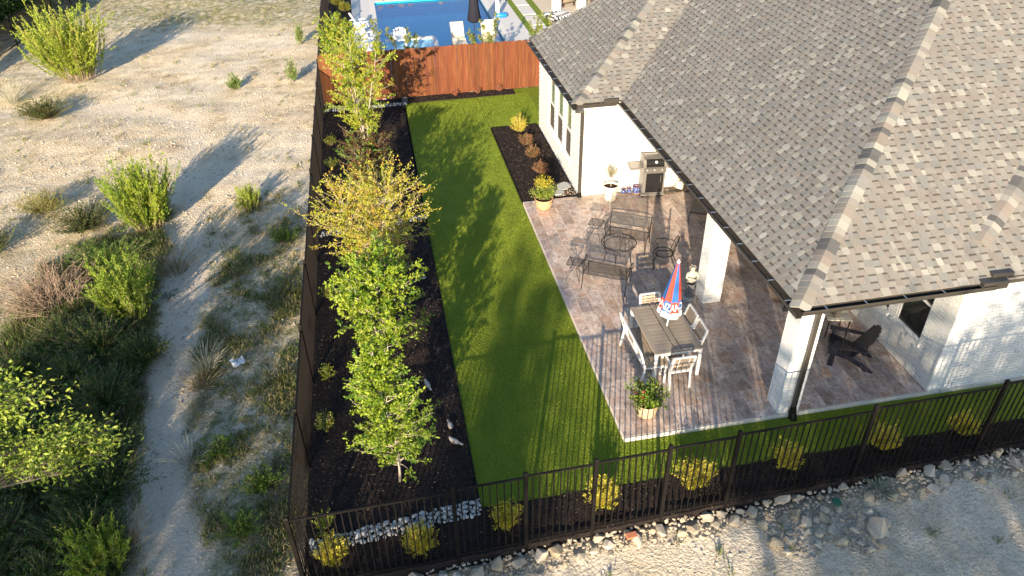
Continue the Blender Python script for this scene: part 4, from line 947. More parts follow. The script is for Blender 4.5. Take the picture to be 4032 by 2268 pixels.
for x, y, h, l in ((-7.28, 22.7, 1.15, 'tall sunflower weed near the side fence'), (-7.14, 28.0, 1.1, 'tall leafy weed farther up the side fence'), (-9.7, 22.8, .7, 'small leafy weed on the pale open ground')):
    spray('tall_weed', l, (x, y, gz(x, y)), h, .32, [((.14, .22, .05), (.24, .32, .08))], 26, 20, .10, .55, 'weed', None, 'leaf', .55)
for x, y, l in ((-6.9, 9.5, 'bright green weed at the side fence beside the yellow tree'), (-6.85, .45, 'dark green weed patch near the front corner of the side fence'), (-7.1, -.5, 'leafy weed at the bottom right of the trail'), (-7.75, 1.5, 'bright green weed right of the lower trail')):
    spray('weed', l, (x, y, gz(x, y)), .38, .5, [((.10, .20, .02), (.20, .30, .04))], 70, 24, .05, .5, 'weed', None, 'leaf', .5)
# uncountable small weeds and grass
def cover(name, label, n, xr, yr, dens, hmin, hmax, colsets, k=9):
    mb = MB(); X = rng.uniform(*xr, n); Y = rng.uniform(*yr, n); kk = dens(X, Y) > rng.random(n); X, Y = X[kk], Y[kk]; Z = zt(X, Y); m = len(X)
    for c in colsets:
        w_ = rng.integers(0, len(colsets), m) == 0
        P = np.repeat(np.stack([X, Y, Z], 1)[w_], k, 0); q = len(P); P[:, :2] += rng.normal(size=(q, 2))*.05; D = rng.normal(size=(q, 3))*.6; D[:, 2] = 1; L = rng.uniform(hmin, hmax, q)
        mb.leaves(P, D, L, rng.uniform(.012, .022, q), pal(q, *c, dark=.4), 0, rng.normal(size=(q, 3)))
    o = mb.build(name, 'leaf_dry'); tag(o, label, None, None, 'stuff')
gm_ = lambda X, Y: grassmask(X, Y)*sstep(.35, .7, pathdist(X, Y))*sstep(-6.08, -6.2, X)*np.clip(.35 + .9*np.sin(2.1*X + 1.3*np.sin(1.9*Y))*np.sin(1.7*Y + .9*np.sin(2.3*X)), .04, 1)
cover('ground_weeds', 'patchy dry and green weeds near the side fence and trail', 34000, (-12.5, -6.1), (-3, 13), gm_, .05, .2, [((.16, .21, .05), (.28, .30, .08)), ((.36, .30, .13), (.46, .39, .2)), ((.10, .17, .03), (.19, .26, .05)), ((.40, .33, .17), (.5, .42, .25))], 10)
cover('ground_weeds', 'thin scattered weeds on the open stony ground', 9000, (-22, -6.1), (12, 40), lambda X, Y: .75*gm_(X, Y) + .015, .05, .2, [((.20, .22, .06), (.30, .31, .10)), ((.40, .33, .18), (.5, .42, .25)), ((.16, .21, .05), (.24, .28, .07))], 8)
cover('ground_weeds', 'small weeds on the stony strip outside the front fence', 230, (-2.5, 7), (-3.6, -2.15), lambda X, Y: .35*(np.sin(3.1*X + 1)*np.sin(2.7*Y) > .2)*(X < 2) + .05, .05, .16, [((.10, .15, .05), (.2, .24, .08)), ((.14, .2, .06), (.22, .27, .1))], 14)
lowl = lambda X, Y: litter(X, Y)*sstep(.4, .75, pathdist(X, Y))*sstep(-6.2, -6.4, X)
cover('ground_weeds', 'dark tangled weeds on the shaded bank left of the trail', 13000, (-13.5, -9.0), (-3, 11), lowl, .1, .34, [((.05, .10, .015), (.11, .18, .03)), ((.09, .13, .03), (.17, .20, .06)), ((.20, .17, .09), (.3, .26, .15))], 11)
# ------------------------------------------------------------------ larger trees, in view and behind the viewer
def bigtree(name, label, base, h, clumps, n, ls, cols, sr=.12, bark='bark', mat='leaf', twig=60, group=None):
    t = thing(name, label, 'tree', base, 0, group); wood = MB(); lf = MB()
    tr = curve((0, 0, -.1), (rng.normal()*.05, rng.normal()*.05, 1), h*.72, 7, (0, 0, .1), .04); wood.tube(tr, np.linspace(sr, sr*.35, 8), 8)
    for (cx_, cy_, cz_, rx_, ry_, rz_) in clumps:
        k0 = min(.95, max(.15, cz_/h*.75)); p, _ = along(tr, np.array([k0])); v = np.array((cx_, cy_, cz_)) - p[0]
        br = curve(p[0], v, np.linalg.norm(v), 5, (0, 0, .0), .05); wood.tube(br, np.linspace(sr*.45, sr*.12, 6), 6)
        for k in range(twig):
            d = rng.normal(size=3); d /= np.linalg.norm(d); rr = rng.random()**.45; e = np.array((cx_ + d[0]*rx_*rr, cy_ + d[1]*ry_*rr, cz_ + d[2]*rz_*rr))
            a, _ = along(br, np.array([rng.uniform(.4, .98)])); v = e - a[0]; tw = curve(a[0], v, np.linalg.norm(v)*rng.uniform(.9, 1.1), 4, (0, 0, 0), .1); wood.tube(tw, np.linspace(sr*.09, sr*.03, 5), 3, cap=False)
            m = max(4, n//(twig*len(clumps))); P, D = along(tw, .45 + .6*rng.random(m)); P = P + rng.normal(size=(m, 3))*ls*1.6; D = rng.normal(size=(m, 3)) + v/(np.linalg.norm(v)+1e-9)*.8
            lf.leaves(P, D, rng.uniform(.7, 1.3, m)*ls, .5*ls*rng.uniform(.8, 1.2, m), pal(m, *cols[rng.integers(len(cols))]))
    wood.build('trunk', bark, t, True); lf.build('crown', mat, t); return t
ELM = [((.18, .28, .03), (.32, .42, .06)), ((.28, .36, .04), (.44, .50, .08)), ((.12, .20, .03), (.20, .28, .04))]
bigtree('elm_tree', 'leafy lime green tree reaching in from the left edge, its top in sunlight', (-12.6, -.1, gz(-12.6, -.1)), 4.6, [(x+1.7, y+.3, z, a, b_, c) for x, y, z, a, b_, c in [(.1, -.2, 3.9, .9, .9, .6), (1.0, .0, 3.4, .7, .6, .4), (-.5, .6, 3.5, .9, .9, .6), (1.35, -.2, 2.5, .8, .35, .25), (1.9, -.15, 2.45, .5, .2, .14), (.4, -.5, 2.9, .9, .7, .5), (-.6, -.6, 2.2, .9, .8, .5)]], 10500, .085, ELM, .09, 'bark', 'leaf', 46)
# woods behind the far metal fence
WD = [((.05, .10, .02), (.11, .17, .03)), ((.08, .14, .02), (.18, .23, .04))]
for k, (x, y, h, l) in enumerate([(-24.6, 36.5, 4.2, 'grey-trunked tree behind the far metal fence'), (-24.9, 31.0, 2.6, 'dark leafy tree at the left edge behind the far fence'), (-23.9, 42.5, 3.0, 'yellow-green leafy tree behind the far metal fence at the top edge'), (-26.5, 41.0, 4.5, 'dark tree in the woods at the upper left corner'), (-25.5, 33.0, 3.6, 'dark green tree at the far upper left edge'), (-24.5, 33.6, 3.0, 'dense dark tree touching the far metal fence'), (-23.9, 38.5, 2.6, 'low dark tree close behind the far metal fence'), (-23.6, 45.5, 3.0, 'low dark tree at the top end of the far metal fence'), (-25.6, 28.5, 2.6, 'bushy dark tree at the lower end of the far metal fence')]):
    bigtree('woodland_tree', l, (x, y, -1.3), h, [(.0, 0, h*.8, 1.5, 1.5, h*.25), (.9, .3, h*.55, 1.3, 1.3, h*.25), (-.9, -.2, h*.5, 1.4, 1.3, h*.25), (.2, -.9, h*.3, 1.5, 1.2, h*.25)], 6500, .19, WD if k != 2 else [((.28, .30, .03), (.4, .4, .05))], .11, 'bark', 'leaf', 26, 'trees behind the far metal fence')
tree('bare_trunk_tree', 'pale crooked trunk with few leaves at the upper left corner', (-23.9, 35.2, -1.2), 3.4, .8, [WD[1]], 2, 40, 8, .12, 'bark_pale', .4, .3, .1)
# trees standing behind the viewer: their shade falls on the fence, the rubble and the bank
OK_ = [((.05, .10, .02), (.11, .16, .03))]
def shade(label, x0, x1, top, y=-30.0, low=6.4, dens=60, ls=.30):
    m = max(1, int(round((x1-x0)/1.25))); cl = []; xc = (x0+x1)/2; w_ = (x1-x0)/m
    for i in range(m):
        cx_ = x0 + (i+.5)*w_ - xc; hh = top - .35*rng.random()
        n_ = max(2, int(round((hh-low)/1.15)))
        for j in range(n_): cl.append((cx_, rng.normal()*.35, low + .55 + j*(hh-low-1.0)/max(1, n_-1), w_*.62, 1.0, .62))
    return bigtree('oak_tree', label, (xc, y, gz(xc, y)), top, cl, dens*26*len(cl)//6, ls, OK_, .2, 'bark', 'leaf', 26, 'oak trees out of view behind the camera')
shade('oak behind the viewer, shading the right end of the front fence', -5.0, 1.2, 13.4)
shade('oak behind the viewer, shading the near patio column', -7.0, -5.1, 12.0, -30.5)
shade('oak with a high crown behind the viewer, shading the patio middle', -8.3, -6.9, 11.2, -29.5, 9.0)
shade('narrow oak behind the viewer, shading the turf corner', -13.0, -11.9, 11.9, -30.0, 6.4, 110)
shade('oak behind the viewer, shading the fence corner', -15.8, -12.8, 10.1, -30.5)
shade('oak behind the viewer, shading the weeds by the side fence', -17.9, -15.9, 10.5, -29.5)
shade('tall broad oak behind the viewer, shading the left bank and trail', -24.5, -18.2, 12.0, -30.0, 5.5)
def small_oak(label, x, y, h, r): return bigtree('oak_tree', label, (x, y, gz(x, y)), h, [(0, 0, h*.8, r*.7, r*.7, h*.2), (r*.5, .2, h*.55, r*.7, r*.7, h*.2), (-r*.5, -.2, h*.5, r*.7, r*.7, h*.2), (0, .3, h*.3, r*.8, r*.7, h*.2)], 4200, .17, OK_, .12, 'bark', 'leaf', 26)
small_oak('oak beyond the left edge, throwing a long shadow over the trail', -14.4, -3.6, 3.6, 1.6); small_oak('oak farther beyond the left edge, shading the left slope', -22.6, 4.0, 4.6, 2.2)
# ------------------------------------------------------------------ patio furniture
simple('white_frame', (.74, .73, .71), .45, .35, var=.05)
b = NB('tan_slat'); g = b.noise(26, 4, .6, (.15, 1, 1)); c = b.mix(g, (.30, .235, .175), (.42, .34, .26)); c = b.hsv(c, val=b.rng(b.rand(), .9, 1.1)); b.out(c, .6, .25)
simple('table_slat', (.30, .255, .205), .6, .25, var=.12, sc=20, rand=.08)
simple('iron_mesh', (.035, .033, .032), .5, .4, var=.2)
# perforated metal sheet: real holes are far below a pixel, so part of the light passes
b = MAT['iron_mesh']; nt_ = b.node_tree; tr = nt_.nodes.new('ShaderNodeBsdfTransparent'); mx = nt_.nodes.new('ShaderNodeMixShader'); mx.inputs[0].default_value = .45
nt_.links.new(nt_.nodes['Principled BSDF'].outputs[0], mx.inputs[2]); nt_.links.new(tr.outputs[0], mx.inputs[1]); nt_.links.new(mx.outputs[0], nt_.nodes['Material Output'].inputs[0])
mx.inputs[0].default_value = .33
# dining table
TX, TY, TH = 1.58, 2.22, .74
t = thing('dining_table', 'grey-brown slatted dining table with white legs under the umbrella', 'table', (TX, TY, 0))
tw_, tl_ = 1.03, 1.65
for x in (-tw_/2+.05, 0, tw_/2-.05): MB().cbox((x, 0, TH-.014), (.10, tl_, .028), .004).build('frame_board', 'table_slat', t)
for y in (-tl_/2+.045, tl_/2-.045):
    for s_ in (-1, 1): MB().cbox((s_*tw_/4, y, TH-.0145), (tw_/2-.152, .085, .026), .004).build('frame_board', 'table_slat', t)
nS = 13
for s_ in (-1, 1):
    for i in range(nS):
        y = -tl_/2 + .092 + (i+.5)*(tl_-.184)/nS; MB().cbox((s_*tw_/4, y, TH-.016), (tw_/2-.154, (tl_-.184)/nS-.012, .022), .003).build('slat', 'table_slat', t)
MB().box((0, tl_/2-.05, TH-.07), (tw_-.12, .03, .075)).box((0, -tl_/2+.05, TH-.07), (tw_-.12, .03, .075)).box((tw_/2-.05, 0, TH-.07), (.03, tl_-.16, .075)).box((-tw_/2+.05, 0, TH-.07), (.03, tl_-.16, .075)).build('apron', 'white_frame', t)
for x in (-1, 1):
    for y in (-1, 1): MB().cbox((x*(tw_/2-.045), y*(tl_/2-.045), (TH-.03)/2), (.075, .075, TH-.03), .006).build('leg', 'white_frame', t)
def dchair(label, x, y, rz, wd=.52, arms=True, name='dining_chair', cat='chair', group='chairs around the dining table'):
    """faces +y in its own frame; slatted seat and back in a white frame"""
    t = thing(name, label, cat, (x, y, 0), rz, group); D_ = .5
    for s_ in (-1, 1):
        MB().bar((s_*(wd/2-.02), D_/2-.03, 0), (s_*(wd/2-.02), D_/2-.03, .44 if not arms else .63), .035, .045, (1, 0, 0)).build('leg', 'white_frame', t)
        MB().bar((s_*(wd/2-.02), -D_/2-.04, 0), (s_*(wd/2-.02), -D_/2+.03, .44), .035, .045, (1, 0, 0)).build('leg', 'white_frame', t)
        MB().bar((s_*(wd/2-.02), -D_/2+.03, .43), (s_*(wd/2-.02), -D_/2-.10, .88), .038, .048, (1, 0, 0)).build('back_post', 'white_frame', t)
        if arms: MB().cbox((s_*(wd/2-.02), 0-.02, .645), (.05, D_, .028), .006).build('armrest', 'white_frame', t)
    MB().box((0, D_/2-.03, .415), (wd-.075, .03, .045)).box((0, -D_/2+.03, .415), (wd-.075, .03, .045)).box((wd/2-.055, 0, .414), (.03, D_-.1, .04)).box((-wd/2+.055, 0, .414), (.03, D_-.1, .04)).build('seat_frame', 'white_frame', t)
    for i in range(6): MB().cbox((0, -D_/2+.07+i*.078, .447), (wd-.085, .066, .018), .003).build('seat_slat', 'tan_slat', t)
    bx = lambda z: -D_/2 + .03 - (z-.43)/.45*.13
    for i in range(4):
        z = .62 + i*.068; MB().cbox((0, bx(z)+.004, z), (wd-.085, .018, .058), .003, M=np.array(Matrix.Rotation(.28, 3, 'X'))).build('back_slat', 'tan_slat', t)
    MB().cbox((0, bx(.895), .893), (wd-.03, .045, .03), .006).build('top_rail', 'white_frame', t)
    if wd > 1:
        for s_ in (-.22, .22): MB().bar((s_*wd, bx(.57)-.018, .57), (s_*wd, bx(.87)-.018, .87), .04, .02, (1, 0, 0)).build('back_strap', 'white_frame', t)
    else:
        for s_ in (-.11, .11): MB().bar((s_, bx(.57)-.016, .57), (s_, bx(.87)-.016, .87), .03, .012, (1, 0, 0)).build('back_strap', 'white_frame', t)
    return t
dchair('white framed slat chair at the far end of the dining table', 1.58, 2.90, math.pi, .49)
dchair('white framed slat chair at the near end of the dining table, back to the viewer', 1.53, 1.37, 0, .49)
dchair('white framed slat chair at the right of the table, nearer the column', 1.95, 2.47, math.pi/2, .49)
dchair('white framed slat chair at the right of the table, nearer the front', 1.95, 1.955, math.pi/2-.02, .49)
dchair('long white framed slat bench at the left side of the dining table', 1.07, 2.02, -math.pi/2, 1.4, False, 'garden_bench', 'bench', None)
# closed umbrella standing in the table
simple('umb_blue', (.035, .13, .37), .75, .2, var=.1, sc=8); simple('umb_red', (.62, .075, .05), .75, .2, var=.08, sc=8); simple('umb_white', (.78, .77, .76), .8, .2, var=.05, sc=14, bump=.3)
u = thing('table_umbrella', 'closed red and blue umbrella with white fringe standing in the dining table', 'umbrella', (1.59, 2.25, 0)); u.rotation_euler = (0, .045, 0)
MB().tube([(0, 0, .02), (0, 0, 2.36)], .018, 10).build('pole', 'white_frame', u)
MB().lathe([(.0, 0), (.17, 0), (.17, .03), (.05, .06), (.03, .2), (0, .2)], 20).build('base', 'gutter_metal', u)
MB().lathe([(.0, 2.33), (.035, 2.34), (.04, 2.365), (.02, 2.385), (.012, 2.41), (0, 2.415)], 12).build('finial', 'white_frame', u)
N = 8; ZT, ZB = 2.34, 1.10
def urad(th, q):                                # folded canopy radius, q 0 top .. 1 hem
    f = abs(((th*N/(2*math.pi)) % 1) - .5)*2    # 0 on gore middle, 1 at the ribs
    return (.028 + .235*q**.92)*(1 - .20*q*(1-f)**1.3 + .03*math.sin(3*th + 1)*q)
BANDZ = .80
def gore(q0, q1, k, steps=7, sub=6, off=0.0):
    v = []; f = []
    for i in range(steps+1):
        q = q0 + (q1-q0)*i/steps
        for j in range(sub+1):
            th = 2*math.pi*(k + j/sub)/N + .35; r = urad(th - .35, q) + off; v.append((r*math.cos(th), r*math.sin(th), ZT + (ZB-ZT)*q - .02*abs(math.sin((th-.35)*N/2))*(q > .9)))
    for i in range(steps):
        for j in range(sub): a = i*(sub+1)+j; f.append((a, a+1, a+sub+2, a+sub+1)[::-1])
    return v, f
for k in range(N):
    v, f = gore(0, .70, k); MB().add(v, f).build('canopy_gore', 'umb_blue' if k % 2 else 'umb_red', u, True)
    v, f = gore(.70, .90, k); MB().add(v, f).build('canopy_band', 'umb_red' if k % 2 else 'umb_blue', u, True)
    v, f = gore(.90, 1.0, k); MB().add(v, f).build('fringe', 'umb_white', u, True)
# lettering wrapped round the band
fc = bpy.data.curves.new('lettering', 'FONT'); fc.body = 'ANZANO'; fc.size = .20; fc.space_character = .95; fc.align_x = 'CENTER'; fc.offset = .004
fo = bpy.data.objects.new('lettering_source', fc); COL.objects.link(fo); bpy.context.view_layer.update()
me = bpy.data.meshes.new_from_object(fo.evaluated_get(bpy.context.evaluated_depsgraph_get())); bpy.data.objects.remove(fo)
bm = bmesh.new(); bm.from_mesh(me); bmesh.ops.triangulate(bm, faces=list(bm.faces))
for _ in range(2): bmesh.ops.subdivide_edges(bm, edges=[e for e in bm.edges if e.calc_length() > .03], cuts=1); bmesh.ops.triangulate(bm, faces=list(bm.faces))
FACE = math.atan2(CAM[1]-2.25, CAM[0]-1.60) + .05
for q in bm.verts:
    z = 1.268 + q.co.y*1.15; qq = (z - ZT)/(ZB - ZT); th = FACE + q.co.x/.275; r = urad(th - .35, qq) + .006
    q.co = Vector((r*math.cos(th), r*math.sin(th), z))
bm.normal_update(); bm.to_mesh(me); bm.free(); me.materials.clear(); me.materials.append(MAT['umb_white']); o = link('lettering', me, u); o['label'] = 'white letters ANZANO on the umbrella band'

# ------------------------------------------------------------------ pots and plants on the patio
def pot(par, prof, mat, soilz, soilr, n=28):
    MB().lathe(prof, n, cap=False).build('pot', mat, par, True); MB().lathe([(soilr, soilz-.02), (soilr, soilz), (0, soilz+.015)], 20, cap=False).build('soil', 'soil', par)
def leafball(par, z, h, r, cols, n=70, lp=22, ls=.05, lw=.55, jitter=.6, flowers=None):
    wd = MB(); lf = MB()
    for k in range(n):
        a = rng.uniform(0, 6.28); e = rng.random()**.6; d = np.array((math.cos(a)*e*r, math.sin(a)*e*r, h*(.45 + .55*rng.random())*(1-.4*e*e))); pts = curve((rng.normal()*.03, rng.normal()*.03, z), d, np.linalg.norm(d), 5, (0, 0, .1), .1); wd.tube(pts, np.linspace(.005, .002, 6), 3, cap=False)
        P, D = along(pts, .25 + .75*rng.random(lp)); D = D/(np.linalg.norm(D, axis=1)[:, None]+1e-9)*.7 + rng.normal(size=(lp, 3))*jitter; lf.leaves(P + rng.normal(size=(lp, 3))*.015, D, rng.uniform(.6, 1.3, lp)*ls, lw*ls, pal(lp, *cols[rng.integers(len(cols))]))
        if flowers and k < flowers: lf.leaves(np.repeat(pts[-1:], 7, 0), rng.normal(size=(7, 3)), .045, .04, (.55, .03, .08))
    wd.build('stems', 'dry_stem', par); lf.build('foliage', 'leaf', par)
p_ = thing('potted_shrub', 'leafy green shrub with red flowers in a round pale pot at the patio corner', 'potted plant', (.62, .52, 0))
pot(p_, [(.0, .002), (.15, .002), (.19, .05), (.225, .30), (.235, .34), (.225, .345), (.205, .33), (.20, .29)], 'terracotta_pale', .29, .205); leafball(p_, .29, .52, .48, [G2, G1, ((.10, .16, .03), (.18, .24, .06))], 95, 24, .055, .6, .6, 5)
p_ = thing('potted_shrub', 'yellow-green fern-like shrub in a wide terracotta pot at the bed corner', 'potted plant', (.5, 9.12, 0))
pot(p_, [(.0, .002), (.13, .002), (.2, .06), (.255, .2), (.24, .28), (.27, .33), (.275, .36), (.25, .36), (.235, .30)], 'terracotta', .31, .24)
leafball(p_, .3, .66, .4, [G1, ((.14, .22, .03), (.24, .30, .04))], 70, 24, .06, .45, .5); lf = MB(); m = 520; a = rng.uniform(0, 6.28, m); P = np.stack([np.cos(a)*rng.random(m)*.28, np.sin(a)*rng.random(m)*.28, rng.uniform(.75, .98, m)], 1); D = rng.normal(size=(m, 3)); D[:, 2] += .7; lf.leaves(P, D, .05, .028, pal(m, (.42, .36, .03), (.55, .46, .05))); lf.build('new_growth', 'leaf', p_)
p_ = thing('potted_tree', 'small silvery olive tree in a tall cream planter against the white wall', 'potted plant', (2.55, 9.28, 0))
pot(p_, [(.0, .002), (.16, .002), (.175, .02), (.225, .44), (.235, .47), (.215, .47), (.205, .42)], 'cream_ceramic', .40, .21)
MB().tube(curve((0, 0, .38), (.02, 0, 1), .5, 5, (0, 0, 0), .03), np.linspace(.012, .007, 6), 6).build('trunk', 'bark_pale', p_, True); leafball(p_, .72, .5, .26, [((.30, .33, .2), (.42, .44, .28))], 42, 14, .045, .3, .6)
b = NB('blue_glaze'); vz = b.n('ShaderNodeTexVoronoi'); vz.inputs['Scale'].default_value = 26; b.l(b.pos, vz.inputs['Vector']); b.out(b.mix(b.ramp(vz.outputs['Distance'], [(.25, 0.), (.45, 1.)]), (.42, .46, .55), (.03, .07, .28)), .3, .5)
for x, y, s_, l in ((3.03, 9.5, .8, 'smallest blue patterned pot beside the cream planter'), (3.20, 9.5, .86, 'middle blue patterned pot of the row by the grill'), (3.40, 9.46, 1.15, 'largest blue patterned pot beside the grill')):
    p_ = thing('blue_pot', l, 'pot', (x, y, 0), 0, 'blue pots along the wall')
    MB().lathe([(r*s_, z*s_) for r, z in [(.0, .028), (.075, .028), (.085, .05), (.088, .2), (.08, .2), (.075, .16), (0, .155)]], 18, cap=False).build('pot', 'blue_glaze', p_, True)
    MB().lathe([(r*s_, z*s_) for r, z in [(.0, .0), (.088, .0), (.095, .02), (.09, .03), (.07, .03)]], 18, cap=False).build('saucer', 'terracotta', p_, True); MB().lathe([(r*s_, z*s_) for r, z in [(.09, .2), (.09, .212), (.074, .212), (.074, .195)]], 18, cap=False).build('rim', 'terracotta_dark', p_)
# ------------------------------------------------------------------ grill
simple('grill_black', (.012, .012, .013), .25, .5, var=.1); simple('grill_grey', (.20, .19, .18), .4, .5, .3, var=.06); simple('stainless', (.30, .285, .27), .34, .5, .75, var=.06, sc=3)
g = thing('gas_grill', 'black and stainless gas grill with open side shelves against the white wall', 'grill', (3.82, 9.34, 0), -.1); g.scale = (1.1, 1.0, 1.1)
MB().cbox((0, 0, .42), (.60, .44, .62), .01).build('cabinet', 'grill_grey', g)
dr = MB().cbox((0.02, -.226, .43), (.46, .02, .56), .006).build('door', 'grill_black', g); MB().tube([(.17, -.245, .45), (.17, -.268, .47), (.17, -.268, .63), (.17, -.245, .65)], .009, 6).build('handle', 'steel', dr)
MB().cbox((0, -.02, .085), (.64, .46, .05), .01).build('base_shelf', 'grill_grey', g)
for s_ in (-1, 1):
    for y in (-.17, .17): MB().lathe([(.0, 0), (.03, 0), (.035, .03), (.03, .06), (0, .06)], 12, (s_*.26, y, 0)).build('caster', 'grill_black', g)
MB().cbox((0, -.235, .80), (.62, .05, .13), .01).cbox((0, 0, .80), (.62, .42, .12), .01).build('firebox', 'stainless', g)
for i, x in enumerate((-.2, 0, .2)): MB().tube([(x, -.26, .80), (x, -.29, .80)], .028, 14).build('control_knob', 'steel', g)
prof = [(-.24, .865), (-.25, .90), (-.235, .99), (-.18, 1.09), (-.09, 1.155), (.0, 1.175), (.12, 1.165), (.2, 1.12), (.22, .865)]
lid = MB(); n = len(prof)
for x0, x1 in ((-.31, -.265), (-.265, .265), (.265, .31)): pass
lid.add([(-.27, y, z) for y, z in prof] + [(.27, y, z) for y, z in prof], [tuple(range(n)), tuple(range(2*n-1, n-1, -1))] + [(i, n+i, n+(i+1) % n, (i+1) % n) for i in range(n)])
ld = lid.build('lid', 'stainless', g)
for s_ in (-1, 1):
    e = MB(); pr = [((y+.0)*1.05, .865 + (z-.865)*1.04) for y, z in prof]; e.add([(s_*.27, y, z) for y, z in pr] + [(s_*.315, y, z) for y, z in pr], [tuple(range(n)), tuple(range(2*n-1, n-1, -1))] + [(i, n+i, n+(i+1) % n, (i+1) % n) for i in range(n)]); e.build('lid_end', 'grill_grey', ld)
pv = [(-.252, .90), (-.241, .975), (-.205, 1.05), (-.165, 1.10)]
MB().add([(-.24, y-.006, z+.004) for y, z in pv] + [(.24, y-.006, z+.004) for y, z in pv], [(i, 4+i, 5+i, i+1) for i in range(3)]).build('lid_front', 'grill_black', ld, False)
MB().tube([(-.22, -.25, .945), (-.22, -.29, .94), (.22, -.29, .94), (.22, -.25, .945)], .012, 8).build('lid_handle', 'grill_black', ld)
th = MB().lathe([(0, 0), (.034, 0), (.034, .012), (0, .014)], 16).build('thermometer', 'umb_white', ld); th.location = (0.02, -.232, 1.035); th.rotation_euler = (1.05, 0, 0)
for s_ in (-1, 1):
    MB().cbox((s_*.49, -.01, .885), (.34, .42, .014), .004).build('side_shelf', 'stainless', g); MB().box((s_*.655, -.01, .87), (.02, .44, .05)).box((s_*.49, .21, .87), (.31, .02, .05)).box((s_*.49, -.23, .87), (.31, .02, .05)).build('shelf_trim', 'grill_grey', g)
# watering can, hose, cover
c_ = thing('watering_can', 'cream watering can against the white wall', 'watering can', (4.78, 9.48, 0)); MB().lathe([(0, .0), (.12, 0), (.125, .02), (.11, .24), (.10, .26), (.06, .265), (.05, .25)], 20, cap=False).build('body', 'cream_ceramic', c_, True)
MB().tube([(-.10, 0, .05), (-.2, 0, .1), (-.19, 0, .26), (-.04, 0, .34), (.06, 0, .33), (.09, 0, .24)], .014, 8).build('handle', 'cream_ceramic', c_, True); MB().tube([(.11, 0, .1), (.17, 0, .2), (.22, 0, .32)], [.028, .02, .02], 8).build('spout', 'cream_ceramic', c_, True)
simple('hose_rubber', (.07, .055, .04), .6, .3, var=.2)
pts = [(.0, 0, .02)]
hp_ = []
for i in range(120):
    a = i*.21; r = .17 + .02*math.sin(i*.37); hp_.append((4.52 + r*1.25*math.cos(a) + .15*math.sin(i*.05), 9.33 + r*.8*math.sin(a), .02 + .03*(i/40 % 1) + .02*abs(math.sin(a*.5))))
hp_ = [(4.16, 9.38, .016), (4.2, 9.25, .016), (4.32, 9.19, .018)] + hp_ + [(4.9, 9.2, .02), (5.05, 9.3, .016)]
tag(MB().tube(hp_, .014, 6).build('garden_hose', 'hose_rubber', None, True), 'dark coiled garden hose on the tiles by the grill', 'hose')
simple('black_fabric', (.012, .012, .014), .8, .2, var=.3, bump=.4, bsc=14)
v, f = hull(40, .55, 333, 1); tag(MB().add(v*np.array((.34, .30, .42)) + np.array((5.15, 9.2, .22)), f).build('black_bag', 'black_fabric', None, True), 'black soft bag slumped in the shade beside the hose', 'bag')
